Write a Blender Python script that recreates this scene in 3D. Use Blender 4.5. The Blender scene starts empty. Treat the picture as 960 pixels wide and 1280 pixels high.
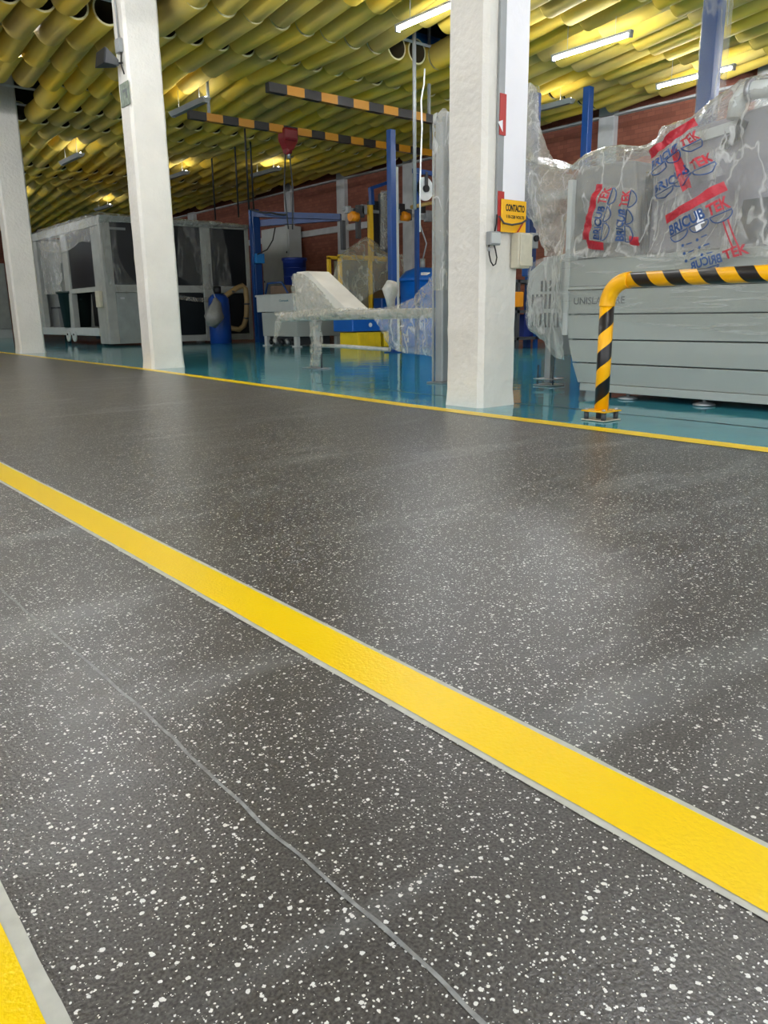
import bpy, bmesh, math, random
from mathutils import Vector, Matrix, noise
random.seed(7)
C = bpy.context.scene.collection
PI = math.pi
V = Vector

# ------------------------------------------------------------------ camera
H = 0.6
FW, FH = 960.0, 1280.0
vv = V((532 - 480, 4470 - 640)); v1 = V((-345 - 480, 405 - 640))
F = math.sqrt(-(vv.dot(v1)))
down = V((vv.x, vv.y, F)).normalized()
Yc = V((v1.x, v1.y, F)); Yc -= down * down.dot(Yc); Yc.normalize()
Zc = -down
Xc = Yc.cross(Zc)
CAM = V((0, 0, H))

def at(px, py, x=None, y=None, z=None):
    """point where the sight line through a photo pixel meets a world plane"""
    v = V((px - 480, py - 640, F))
    r = V((Xc.dot(v), Yc.dot(v), Zc.dot(v)))
    if z is not None: t = (z - H) / r.z
    elif x is not None: t = x / r.x
    else: t = y / r.y
    return CAM + r * t

def pj(p):
    d = V(p) - CAM
    c = Xc * d.x + Yc * d.y + Zc * d.z
    return (480 + F * c.x / c.z, 640 + F * c.y / c.z, c.z)

cam = bpy.data.cameras.new('camera')
co = bpy.data.objects.new('camera', cam); C.objects.link(co)
# blender camera axes: x right, y up, z back, expressed in world
rx = V((Xc.x, Yc.x, Zc.x)); ry = -V((Xc.y, Yc.y, Zc.y)); rz = -V((Xc.z, Yc.z, Zc.z))
m = Matrix((rx, ry, rz)).transposed().to_4x4(); m.translation = CAM
co.matrix_world = m
cam.sensor_fit = 'VERTICAL'; cam.sensor_height = 32; cam.lens = 32 * F / FH
cam.clip_start = 0.02; cam.clip_end = 200
bpy.context.scene.camera = co

# ------------------------------------------------------------------ materials
def new_mat(name):
    mt = bpy.data.materials.new(name); mt.use_nodes = True
    nt = mt.node_tree; b = nt.nodes['Principled BSDF']
    return mt, nt, b
def N(nt, t, **k):
    n = nt.nodes.new(t)
    for a, v in k.items(): setattr(n, a, v)
    return n
def srgb(r, g, b):
    f = lambda c: (c / 255 / 12.92) if c / 255 <= .04045 else ((c / 255 + .055) / 1.055) ** 2.4
    return (f(r), f(g), f(b), 1)
def simple(name, rgb, rough=.5, metal=0, bump=0, bscale=30, var=.12, vscale=4, spec=.5, coat=0):
    mt, nt, b = new_mat(name)
    col = srgb(*rgb)
    b.inputs['Roughness'].default_value = rough; b.inputs['Metallic'].default_value = metal
    b.inputs['Specular IOR Level'].default_value = spec
    b.inputs['Coat Weight'].default_value = coat; b.inputs['Coat Roughness'].default_value = .1
    g = N(nt, 'ShaderNodeNewGeometry')
    n = N(nt, 'ShaderNodeTexNoise'); n.inputs['Scale'].default_value = vscale; n.inputs['Detail'].default_value = 5
    nt.links.new(g.outputs['Position'], n.inputs['Vector'])
    r = N(nt, 'ShaderNodeValToRGB')
    r.color_ramp.elements[0].position = .3; r.color_ramp.elements[1].position = .7
    r.color_ramp.elements[0].color = [c * (1 - var) for c in col[:3]] + [1]
    r.color_ramp.elements[1].color = [min(1, c * (1 + var)) for c in col[:3]] + [1]
    nt.links.new(n.outputs['Fac'], r.inputs['Fac']); nt.links.new(r.outputs['Color'], b.inputs['Base Color'])
    if bump:
        n2 = N(nt, 'ShaderNodeTexNoise'); n2.inputs['Scale'].default_value = bscale; n2.inputs['Detail'].default_value = 4
        nt.links.new(g.outputs['Position'], n2.inputs['Vector'])
        bp = N(nt, 'ShaderNodeBump'); bp.inputs['Strength'].default_value = bump; bp.inputs['Distance'].default_value = .02
        nt.links.new(n2.outputs['Fac'], bp.inputs['Height']); nt.links.new(bp.outputs['Normal'], b.inputs['Normal'])
    return mt

M = {}
M['paint_white'] = simple('rough white paint', (222, 218, 208), .45, bump=.55, bscale=22, var=.05, vscale=3)
M['board_white'] = simple('white board', (236, 235, 238), .5, bump=.1, var=.03)
M['grey_light'] = simple('light grey enamel', (186, 190, 186), .4, var=.05)
M['grey_machine'] = simple('machine grey', (162, 167, 161), .35, var=.04, vscale=2)
M['grey_mid'] = simple('mid grey', (120, 122, 120), .45, var=.08)
M['grey_dark'] = simple('dark grey', (62, 64, 66), .5, var=.1)
M['black'] = simple('black', (22, 22, 24), .5, var=.1)
M['blackrubber'] = simple('black rubber', (28, 26, 26), .7)
M['dark_glass'] = simple('dark glass', (30, 34, 36), .3, var=.25, vscale=1.2, spec=.25)
M['blue'] = simple('blue paint', (2, 60, 122), .35, var=.08)
M['blue_plastic'] = simple('blue plastic', (12, 92, 178), .35, var=.05)
M['blue_barrel'] = simple('blue barrel plastic', (14, 62, 140), .4, var=.05)
M['navy'] = simple('navy plastic', (24, 44, 112), .45)
M['cyan'] = simple('light blue plastic', (30, 120, 185), .4)
M['yellow_paint'] = simple('yellow machine paint', (222, 176, 30), .4)
M['yellow_crate'] = simple('yellow crate plastic', (226, 196, 24), .45)
M['orange'] = simple('orange paint', (224, 140, 20), .45)
M['sign_yellow'] = simple('sign yellow', (238, 178, 12), .4, var=.04)
M['red'] = simple('red paint', (176, 42, 34), .45)
M['dark_red'] = simple('dark red paint', (120, 24, 28), .4)
M['tan'] = simple('tan hose', (150, 124, 80), .55)
M['steel'] = simple('steel', (176, 178, 180), .35, metal=.7)
M['galv'] = simple('galvanised steel', (150, 153, 152), .45, metal=.3)
M['beige'] = simple('beige enamel', (196, 190, 168), .45, var=.08, vscale=20)
M['white_plastic'] = simple('white plastic', (232, 234, 232), .4)
M['tube_rim'] = simple('cut tube rim', (232, 222, 168), .8, var=.05)
M['tube_inner'] = simple('shaded tube inside', (70, 60, 36), .9)  # dark tone stands for the shade inside the hollow tubes
M['green'] = simple('dark green plastic', (22, 40, 36), .5)
M['bin_grey'] = simple('bin grey plastic', (66, 74, 82), .5)
M['label_grey'] = simple('faded grey green label', (128, 138, 122), .6, var=.3, vscale=25)
M['text_black'] = simple('black lettering', (24, 22, 20), .6)
M['text_grey'] = simple('grey lettering', (92, 96, 98), .5)
M['text_pale'] = simple('pale lettering', (130, 138, 142), .5)
M['text_teal'] = simple('teal lettering', (30, 110, 130), .5)
M['print_blue'] = simple('blue bag print', (34, 72, 128), .35)
M['print_red'] = simple('red bag print', (182, 40, 54), .3, bump=.5, bscale=40)
M['print_white'] = simple('white bag print', (240, 240, 245), .35)
M['roof_dark'] = simple('dark roof', (60, 56, 50), .9)
M['concrete_band'] = simple('painted concrete', (190, 190, 188), .7, bump=.2)
M['skin_pale'] = simple('pale plastic', (172, 170, 162), .4, bump=.6, bscale=25, var=.15, vscale=15)

# brick wall
mt, nt, b = new_mat('brown brick wall'); M['brick'] = mt
g = N(nt, 'ShaderNodeNewGeometry'); mp = N(nt, 'ShaderNodeSeparateXYZ'); cb = N(nt, 'ShaderNodeCombineXYZ')
ad = N(nt, 'ShaderNodeMath', operation='ADD')
nt.links.new(g.outputs['Position'], mp.inputs[0]); nt.links.new(mp.outputs['X'], ad.inputs[0]); nt.links.new(mp.outputs['Y'], ad.inputs[1])
nt.links.new(ad.outputs[0], cb.inputs['X']); nt.links.new(mp.outputs['Z'], cb.inputs['Y'])
br = N(nt, 'ShaderNodeTexBrick'); br.inputs['Scale'].default_value = 3.2
br.inputs['Color1'].default_value = srgb(150, 90, 68); br.inputs['Color2'].default_value = srgb(132, 74, 56)
br.inputs['Mortar'].default_value = srgb(116, 66, 50); br.inputs['Mortar Size'].default_value = .012
nt.links.new(cb.outputs[0], br.inputs['Vector'])
nz = N(nt, 'ShaderNodeTexNoise'); nz.inputs['Scale'].default_value = 1.2; nt.links.new(g.outputs['Position'], nz.inputs['Vector'])
mx = N(nt, 'ShaderNodeMix', data_type='RGBA', blend_type='MULTIPLY'); mx.inputs['Factor'].default_value = .6
rr = N(nt, 'ShaderNodeValToRGB'); rr.color_ramp.elements[0].color = (.55, .5, .5, 1); rr.color_ramp.elements[1].color = (1, 1, 1, 1)
nt.links.new(nz.outputs['Fac'], rr.inputs['Fac']); nt.links.new(br.outputs['Color'], mx.inputs[6]); nt.links.new(rr.outputs['Color'], mx.inputs[7])
nt.links.new(mx.outputs[2], b.inputs['Base Color']); b.inputs['Roughness'].default_value = .8
bp = N(nt, 'ShaderNodeBump'); bp.inputs['Strength'].default_value = .4; bp.inputs['Distance'].default_value = .01
nt.links.new(br.outputs['Fac'], bp.inputs['Height']); nt.links.new(bp.outputs['Normal'], b.inputs['Normal'])

# yellow foam tubes: each tube a slightly different yellow
mt, nt, b = new_mat('yellow foam tube'); M['tube'] = mt
g = N(nt, 'ShaderNodeNewGeometry'); 
mpn = N(nt, 'ShaderNodeVectorMath', operation='MULTIPLY'); mpn.inputs[1].default_value = (2.2, .8, .1)
nt.links.new(g.outputs['Position'], mpn.inputs[0])
n1 = N(nt, 'ShaderNodeTexNoise'); n1.inputs['Scale'].default_value = 1.0; n1.inputs['Detail'].default_value = 3
nt.links.new(mpn.outputs[0], n1.inputs['Vector'])
r = N(nt, 'ShaderNodeValToRGB'); e = r.color_ramp.elements
e[0].position = .33; e[0].color = srgb(186, 163, 94); e[1].position = .68; e[1].color = srgb(240, 198, 58)
x = e.new(.5); x.color = srgb(218, 189, 84)
nt.links.new(n1.outputs['Fac'], r.inputs['Fac']); nt.links.new(r.outputs['Color'], b.inputs['Base Color'])
b.inputs['Roughness'].default_value = .75; b.inputs['Specular IOR Level'].default_value = .25

# dark flake floor
mt, nt, b = new_mat('dark flake epoxy floor'); M['floor'] = mt
g = N(nt, 'ShaderNodeNewGeometry')
def flakes(scale, thr, jit):
    """irregular chips: thresholded voronoi cells, only some of them"""
    dn = N(nt, 'ShaderNodeTexNoise'); dn.inputs['Scale'].default_value = scale * 2.2; dn.inputs['Detail'].default_value = 2
    nt.links.new(g.outputs['Position'], dn.inputs['Vector'])
    sc = N(nt, 'ShaderNodeVectorMath', operation='SCALE'); sc.inputs['Scale'].default_value = .55 / scale
    nt.links.new(dn.outputs['Color'], sc.inputs[0])
    addv = N(nt, 'ShaderNodeVectorMath', operation='ADD')
    nt.links.new(g.outputs['Position'], addv.inputs[0]); nt.links.new(sc.outputs[0], addv.inputs[1])
    vo = N(nt, 'ShaderNodeTexVoronoi', voronoi_dimensions='3D'); vo.inputs['Scale'].default_value = scale
    nt.links.new(addv.outputs[0], vo.inputs['Vector'])
    # random radius per cell
    sp = N(nt, 'ShaderNodeSeparateColor'); nt.links.new(vo.outputs['Color'], sp.inputs[0])
    pw = N(nt, 'ShaderNodeMath', operation='POWER'); pw.inputs[1].default_value = jit
    nt.links.new(sp.outputs[0], pw.inputs[0])
    ml = N(nt, 'ShaderNodeMath', operation='MULTIPLY'); ml.inputs[1].default_value = thr
    nt.links.new(pw.outputs[0], ml.inputs[0])
    lt = N(nt, 'ShaderNodeMath', operation='LESS_THAN')
    nt.links.new(vo.outputs['Distance'], lt.inputs[0]); nt.links.new(ml.outputs[0], lt.inputs[1])
    return lt.outputs[0]
f1 = flakes(140, .46, 4.6); f2 = flakes(270, .44, 3.1)
mxx = N(nt, 'ShaderNodeMath', operation='MAXIMUM'); nt.links.new(f1, mxx.inputs[0]); nt.links.new(f2, mxx.inputs[1])
gn = N(nt, 'ShaderNodeTexNoise'); gn.inputs['Scale'].default_value = 260; gn.inputs['Detail'].default_value = 3
nt.links.new(g.outputs['Position'], gn.inputs['Vector'])
gr = N(nt, 'ShaderNodeValToRGB'); gr.color_ramp.elements[0].position = .35; gr.color_ramp.elements[1].position = .7
gr.color_ramp.elements[0].color = srgb(46, 44, 43); gr.color_ramp.elements[1].color = srgb(98, 95, 92)
nt.links.new(gn.outputs['Fac'], gr.inputs['Fac'])
# dusty scuffs
mpv = N(nt, 'ShaderNodeVectorMath', operation='MULTIPLY'); mpv.inputs[1].default_value = (.8, 3.2, 1)
nt.links.new(g.outputs['Position'], mpv.inputs[0])
dn = N(nt, 'ShaderNodeTexNoise'); dn.inputs['Scale'].default_value = 1.6; dn.inputs['Detail'].default_value = 6; dn.inputs['Distortion'].default_value = .6
nt.links.new(mpv.outputs[0], dn.inputs['Vector'])
dr = N(nt, 'ShaderNodeValToRGB'); dr.color_ramp.elements[0].position = .53; dr.color_ramp.elements[1].position = .74
dr.color_ramp.elements[1].color = (.5, .5, .5, 1)
nt.links.new(dn.outputs['Fac'], dr.inputs['Fac'])
m1 = N(nt, 'ShaderNodeMix', data_type='RGBA'); nt.links.new(dr.outputs['Color'], m1.inputs['Factor'])
nt.links.new(gr.outputs['Color'], m1.inputs[6]); m1.inputs[7].default_value = srgb(140, 142, 142)
m2 = N(nt, 'ShaderNodeMix', data_type='RGBA'); nt.links.new(mxx.outputs[0], m2.inputs['Factor'])
nt.links.new(m1.outputs[2], m2.inputs[6]); m2.inputs[7].default_value = srgb(236, 236, 230)
nt.links.new(m2.outputs[2], b.inputs['Base Color'])
b.inputs['Roughness'].default_value = .33; b.inputs['Specular IOR Level'].default_value = .7
bn = N(nt, 'ShaderNodeTexNoise'); bn.inputs['Scale'].default_value = 190; bn.inputs['Detail'].default_value = 2
nt.links.new(g.outputs['Position'], bn.inputs['Vector'])
bp = N(nt, 'ShaderNodeBump'); bp.inputs['Strength'].default_value = .55; bp.inputs['Distance'].default_value = .0016
nt.links.new(bn.outputs['Fac'], bp.inputs['Height']); nt.links.new(bp.outputs['Normal'], b.inputs['Normal'])

# glossy teal floor
mt, nt, b = new_mat('glossy teal epoxy floor'); M['teal'] = mt
g = N(nt, 'ShaderNodeNewGeometry')
n1 = N(nt, 'ShaderNodeTexNoise'); n1.inputs['Scale'].default_value = .9; n1.inputs['Detail'].default_value = 5
nt.links.new(g.outputs['Position'], n1.inputs['Vector'])
r = N(nt, 'ShaderNodeValToRGB'); r.color_ramp.elements[0].color = srgb(48, 132, 150); r.color_ramp.elements[1].color = srgb(84, 168, 178)
nt.links.new(n1.outputs['Fac'], r.inputs['Fac']); nt.links.new(r.outputs['Color'], b.inputs['Base Color'])
b.inputs['Roughness'].default_value = .08; b.inputs['Specular IOR Level'].default_value = .55
n2 = N(nt, 'ShaderNodeTexNoise'); n2.inputs['Scale'].default_value = 3; n2.inputs['Detail'].default_value = 3
nt.links.new(g.outputs['Position'], n2.inputs['Vector'])
bp = N(nt, 'ShaderNodeBump'); bp.inputs['Strength'].default_value = .12; bp.inputs['Distance'].default_value = .03
nt.links.new(n2.outputs['Fac'], bp.inputs['Height']); nt.links.new(bp.outputs['Normal'], b.inputs['Normal'])

# yellow floor paint
mt, nt, b = new_mat('yellow floor line paint'); M['line'] = mt
b.inputs['Base Color'].default_value = srgb(255, 214, 0); b.inputs['Roughness'].default_value = .3; b.inputs['Specular IOR Level'].default_value = .3
g = N(nt, 'ShaderNodeNewGeometry'); n2 = N(nt, 'ShaderNodeTexNoise'); n2.inputs['Scale'].default_value = 160; n2.inputs['Detail'].default_value = 2
nt.links.new(g.outputs['Position'], n2.inputs['Vector'])
bp = N(nt, 'ShaderNodeBump'); bp.inputs['Strength'].default_value = .5; bp.inputs['Distance'].default_value = .0016
nt.links.new(n2.outputs['Fac'], bp.inputs['Height']); nt.links.new(bp.outputs['Normal'], b.inputs['Normal'])
M['line_border'] = simple('pale line border', (196, 196, 184), .5, var=.1, vscale=40)
M['crack'] = simple('pale floor joint', (140, 142, 140), .5, var=.3, vscale=60)

def film(name, base=.16, streak=.5, scale=(9, 9, 3), tint=(214, 214, 208), bscale=26, bump=.9):
    """clear wrinkled plastic film"""
    mt = bpy.data.materials.new(name); mt.use_nodes = True; nt = mt.node_tree
    nt.nodes.clear()
    out = N(nt, 'ShaderNodeOutputMaterial'); tr = N(nt, 'ShaderNodeBsdfTransparent')
    tr.inputs['Color'].default_value = (.96, .96, .95, 1)
    di = N(nt, 'ShaderNodeBsdfPrincipled'); di.inputs['Base Color'].default_value = srgb(*tint); di.inputs['Roughness'].default_value = .18
    di.inputs['Specular IOR Level'].default_value = 1.0
    g = N(nt, 'ShaderNodeNewGeometry')
    vm = N(nt, 'ShaderNodeVectorMath', operation='MULTIPLY'); vm.inputs[1].default_value = scale
    nt.links.new(g.outputs['Position'], vm.inputs[0])
    nz = N(nt, 'ShaderNodeTexNoise', noise_type='RIDGED_MULTIFRACTAL') if False else N(nt, 'ShaderNodeTexNoise')
    nz.inputs['Scale'].default_value = 1; nz.inputs['Detail'].default_value = 3; nz.inputs['Roughness'].default_value = .55; nz.inputs['Distortion'].default_value = .5
    nt.links.new(vm.outputs[0], nz.inputs['Vector'])
    # thin bright creases where the noise crosses its middle
    sb = N(nt, 'ShaderNodeMath', operation='SUBTRACT'); sb.inputs[1].default_value = .5; nt.links.new(nz.outputs['Fac'], sb.inputs[0])
    ab = N(nt, 'ShaderNodeMath', operation='ABSOLUTE'); nt.links.new(sb.outputs[0], ab.inputs[0])
    mr = N(nt, 'ShaderNodeMapRange'); mr.inputs['From Min'].default_value = 0; mr.inputs['From Max'].default_value = .03
    mr.inputs['To Min'].default_value = streak; mr.inputs['To Max'].default_value = 0
    nt.links.new(ab.outputs[0], mr.inputs['Value'])
    bp = N(nt, 'ShaderNodeBump'); bp.inputs['Strength'].default_value = bump; bp.inputs['Distance'].default_value = .02
    n3 = N(nt, 'ShaderNodeTexNoise'); n3.inputs['Scale'].default_value = bscale; n3.inputs['Detail'].default_value = 3; n3.inputs['Distortion'].default_value = 1.5
    nt.links.new(g.outputs['Position'], n3.inputs['Vector']); nt.links.new(n3.outputs['Fac'], bp.inputs['Height'])
    nt.links.new(bp.outputs['Normal'], di.inputs['Normal'])
    lw = N(nt, 'ShaderNodeLayerWeight'); lw.inputs['Blend'].default_value = .25; nt.links.new(bp.outputs['Normal'], lw.inputs['Normal'])
    m1 = N(nt, 'ShaderNodeMath', operation='MULTIPLY'); m1.inputs[1].default_value = .55; nt.links.new(lw.outputs['Facing'], m1.inputs[0])
    a1 = N(nt, 'ShaderNodeMath', operation='ADD'); nt.links.new(m1.outputs[0], a1.inputs[0]); nt.links.new(mr.outputs[0], a1.inputs[1])
    a2 = N(nt, 'ShaderNodeMath', operation='ADD', use_clamp=True); nt.links.new(a1.outputs[0], a2.inputs[0]); a2.inputs[1].default_value = base
    ms = N(nt, 'ShaderNodeMixShader'); nt.links.new(a2.outputs[0], ms.inputs['Fac'])
    nt.links.new(tr.outputs[0], ms.inputs[1]); nt.links.new(di.outputs[0], ms.inputs[2]); nt.links.new(ms.outputs[0], out.inputs['Surface'])
    return mt
M['film'] = film('clear plastic film', base=.2, streak=.38, scale=(4.5, 4.5, 1.3), bscale=11, bump=.8)
M['film_gather'] = film('gathered plastic film', tint=(214, 212, 202), base=.36, streak=.35, scale=(9, 9, 4), bscale=16, bump=1)
M['film_drape'] = film('cloudy draped film', tint=(190, 188, 170), base=.24, streak=.3, scale=(3, 3, .9), bscale=7, bump=.7)
M['film_thick'] = film('crumpled plastic film', tint=(196, 192, 178), base=.26, streak=.2, scale=(6, 6, 3), bscale=14, bump=.8)
M['film_stretch'] = film('stretched plastic film', base=.04, streak=.3, scale=(2, .8, 14), bscale=8, bump=.4)
M['film_thin'] = film('thin plastic film', base=.05, streak=.2, scale=(3, 3, .8), bscale=7, bump=.5)

def emis(name, rgb, s):
    mt, nt, b = new_mat(name); b.inputs['Base Color'].default_value = (.9, .9, .9, 1)
    b.inputs['Emission Color'].default_value = srgb(*rgb); b.inputs['Emission Strength'].default_value = s
    return mt
M['lamp'] = emis('lit fluorescent tube', (244, 248, 255), 100)
M['lamp_soft'] = emis('weak fluorescent tube', (244, 244, 235), 18)
M['lamp_off'] = simple('unlit fluorescent tube', (205, 205, 205), .3)

# helical hazard stripes, following the wrapped tape (uv: x = length in metres, y = turn)
def stripes(name, period, turn, yel=(252, 184, 4)):
    mt, nt, b = new_mat(name)
    uv = N(nt, 'ShaderNodeUVMap'); sx = N(nt, 'ShaderNodeSeparateXYZ'); nt.links.new(uv.outputs[0], sx.inputs[0])
    d = N(nt, 'ShaderNodeMath', operation='DIVIDE'); d.inputs[1].default_value = period; nt.links.new(sx.outputs['X'], d.inputs[0])
    t = N(nt, 'ShaderNodeMath', operation='MULTIPLY'); t.inputs[1].default_value = turn; nt.links.new(sx.outputs['Y'], t.inputs[0])
    a = N(nt, 'ShaderNodeMath', operation='ADD'); nt.links.new(d.outputs[0], a.inputs[0]); nt.links.new(t.outputs[0], a.inputs[1])
    fr = N(nt, 'ShaderNodeMath', operation='FRACT'); nt.links.new(a.outputs[0], fr.inputs[0])
    gt = N(nt, 'ShaderNodeMath', operation='GREATER_THAN'); gt.inputs[1].default_value = .5; nt.links.new(fr.outputs[0], gt.inputs[0])
    mx = N(nt, 'ShaderNodeMix', data_type='RGBA'); nt.links.new(gt.outputs[0], mx.inputs['Factor'])
    mx.inputs[6].default_value = srgb(30, 27, 28); mx.inputs[7].default_value = srgb(*yel)
    nt.links.new(mx.outputs[2], b.inputs['Base Color']); b.inputs['Roughness'].default_value = .35
    return mt
M['hazard'] = stripes('black and yellow tape', .19, 1)
M['hazard_yellow'] = simple('barrier yellow', (252, 184, 4), .35, var=.03)
M['beam_stripe'] = stripes('black and orange beam paint', .56, 0, (196, 132, 28))

# ------------------------------------------------------------------ mesh helpers
class MB:
    def __init__(s): s.bm = bmesh.new(); s.uv = s.bm.loops.layers.uv.new('UVMap')
    def quad(s, vs, smooth=False, mi=0):
        try: f = s.bm.faces.new(vs)
        except ValueError: return None
        f.smooth = smooth; f.material_index = mi; return f
    def box(s, x0, x1, y0, y1, z0, z1, mi=0, M4=None):
        p = [V((x, y, z)) for z in (z0, z1) for y in (y0, y1) for x in (x0, x1)]
        if M4: p = [M4 @ q for q in p]
        v = [s.bm.verts.new(q) for q in p]
        for f in ((0, 2, 3, 1), (4, 5, 7, 6), (0, 1, 5, 4), (2, 6, 7, 3), (0, 4, 6, 2), (1, 3, 7, 5)):
            s.quad([v[i] for i in f], mi=mi)
        return s
    def beam(s, a, b, w, h, mi=0):
        """rectangular bar from a to b, w sideways, h up"""
        a, b = V(a), V(b); d = (b - a).normalized()
        up = V((0, 0, 1)) if abs(d.z) < .95 else V((0, 1, 0))
        sd = d.cross(up).normalized(); up = sd.cross(d)
        L = (b - a).length
        q = []
        for t, o in ((a, 0), (b, L)):
            q.append([s.bm.verts.new(t + sd * sx * w / 2 + up * sz * h / 2) for sx, sz in ((-1, -1), (1, -1), (1, 1), (-1, 1))])
        for i in range(4):
            f = s.quad([q[0][i], q[0][(i + 1) % 4], q[1][(i + 1) % 4], q[1][i]], mi=mi)
            if f:
                for l, u in zip(f.loops, ((0, 0), (0, 0), (L, 0), (L, 0))): l[s.uv].uv = u
        s.quad(q[0][::-1], mi=mi); s.quad(q[1], mi=mi)
        return s
    def path(s, pts, r, seg=14, cap=True, mi=0, uvoff=0):
        """round pipe through points; r a number or a list"""
        pts = [V(p) for p in pts]; n = len(pts)
        rs = r if isinstance(r, (list, tuple)) else [r] * n
        up = None; rings = []; dist = uvoff; ds = []
        for i, p in enumerate(pts):
            d = (pts[min(i + 1, n - 1)] - pts[max(i - 1, 0)]).normalized()
            if up is None:
                up = V((1, 0, 0)) if abs(d.x) < .9 else V((0, 0, 1))
            sd = d.cross(up).normalized(); up = sd.cross(d).normalized()
            if i: dist += (p - pts[i - 1]).length
            ds.append(dist)
            rings.append([s.bm.verts.new(p + (sd * math.cos(2 * PI * k / seg) + up * math.sin(2 * PI * k / seg)) * rs[i]) for k in range(seg)])
        for i in range(n - 1):
            for k in range(seg):
                k2 = (k + 1) % seg
                f = s.quad([rings[i][k], rings[i][k2], rings[i + 1][k2], rings[i + 1][k]], True, mi)
                if f:
                    for l, u in zip(f.loops, ((ds[i], k / seg), (ds[i], (k + 1) / seg), (ds[i + 1], (k + 1) / seg), (ds[i + 1], k / seg))): l[s.uv].uv = u
        if cap: s.quad(rings[0][::-1], mi=mi); s.quad(rings[-1], mi=mi)
        return s
    def lathe(s, c, prof, seg=28, mi=0):
        """profile [(r,z)...] about the vertical through c"""
        c = V(c); rings = []
        for r, z in prof:
            rings.append([s.bm.verts.new(c + V((r * math.cos(2 * PI * k / seg), r * math.sin(2 * PI * k / seg), z))) for k in range(seg)])
        for i in range(len(prof) - 1):
            for k in range(seg):
                k2 = (k + 1) % seg
                s.quad([rings[i][k], rings[i][k2], rings[i + 1][k2], rings[i + 1][k]], True, mi)
        s.quad(rings[0][::-1], mi=mi); s.quad(rings[-1], mi=mi)
        return s
    def prism(s, poly, vec, mi=0):
        """flat polygon swept by vec"""
        a = [s.bm.verts.new(V(p)) for p in poly]; b = [s.bm.verts.new(V(p) + V(vec)) for p in poly]
        n = len(a)
        s.quad(a[::-1], mi=mi); s.quad(b, mi=mi)
        for i in range(n): s.quad([a[i], a[(i + 1) % n], b[(i + 1) % n], b[i]], mi=mi)
        return s
    def hull(s, a, b, mi=0):
        """loft between two equal polygons with caps"""
        va = [s.bm.verts.new(V(p)) for p in a]; vb = [s.bm.verts.new(V(p)) for p in b]; n = len(a)
        s.quad(va[::-1], mi=mi); s.quad(vb, mi=mi)
        for i in range(n): s.quad([va[i], va[(i + 1) % n], vb[(i + 1) % n], vb[i]], mi=mi)
        return s
    def ngrid(s, P, smooth=True, mi=0):
        vs = [[s.bm.verts.new(p) for p in row] for row in P]
        for i in range(len(vs) - 1):
            for j in range(len(vs[0]) - 1):
                s.quad([vs[i][j], vs[i][j + 1], vs[i + 1][j + 1], vs[i + 1][j]], smooth, mi)
        return s
    def build(s, name, mats, parent=None, bevel=0, recalc=True):
        if recalc: bmesh.ops.recalc_face_normals(s.bm, faces=s.bm.faces[:])
        me = bpy.data.meshes.new(name); s.bm.to_mesh(me); s.bm.free()
        for q in (mats if isinstance(mats, (list, tuple)) else [mats]): me.materials.append(q)
        o = bpy.data.objects.new(name, me); C.objects.link(o)
        if parent is not None:
            o.parent = parent; o.matrix_parent_inverse = parent.matrix_basis.inverted()
        if bevel:
            md = o.modifiers.new('bevel', 'BEVEL'); md.width = bevel; md.segments = 2; md.limit_method = 'ANGLE'
        return o

def tag(o, label=None, cat=None, group=None, kind=None):
    if label: o['label'] = label
    if cat: o['category'] = cat
    if group: o['group'] = group
    if kind: o['kind'] = kind
    return o
def thing(name, label, cat, loc, group=None, kind=None):
    o = bpy.data.objects.new(name, None); C.objects.link(o); o.location = loc; o.empty_display_size = .1
    return tag(o, label, cat, group, kind)
def struct(name, mb, mat, parent=None, bevel=0):
    o = mb.build(name, mat, parent, bevel)
    if parent is None: o['kind'] = 'structure'
    return o

def cr(p, t):
    """catmull-rom through list p at t in 0..1"""
    n = len(p) - 1; x = min(t * n, n - 1e-6); i = int(x); f = x - i
    a = p[max(i - 1, 0)]; b = p[i]; c = p[i + 1]; d = p[min(i + 2, n)]
    return .5 * ((2 * b) + (c - a) * f + (2 * a - 5 * b + 4 * c - d) * f * f + (3 * b - a - 3 * c + d) * f ** 3)
def surf(ctrl):
    ctrl = [[V(q) for q in row] for row in ctrl]
    return lambda u, v: cr([cr(row, u) for row in ctrl], v)
def sheet_pts(fn, nu, nv, amp=.02, sc=5, seed=0, pin=0):
    P = []
    for j in range(nv + 1):
        row = []
        for i in range(nu + 1):
            u, v = i / nu, j / nv
            p = fn(u, v); e = .01
            du = fn(min(u + e, 1), v) - fn(max(u - e, 0), v); dv = fn(u, min(v + e, 1)) - fn(u, max(v - e, 0))
            n = du.cross(dv)
            n = n.normalized() if n.length > 1e-9 else V((-1, 0, 0))
            q = p * sc + V((seed, seed * 2, 0))
            a = abs(noise.noise(q)) * 1.6 + abs(noise.noise(q * 2.3)) * .8 + abs(noise.noise(q * 5.1)) * .35 - .6
            row.append(p + n * a * amp)
        P.append(row)
    return P
def sheet(name, ctrl, mat, parent, nu=60, nv=40, amp=.02, sc=5, seed=0):
    mb = MB(); mb.ngrid(sheet_pts(surf(ctrl), nu, nv, amp, sc, seed))
    return mb.build(name, mat, parent, recalc=False)

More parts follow.
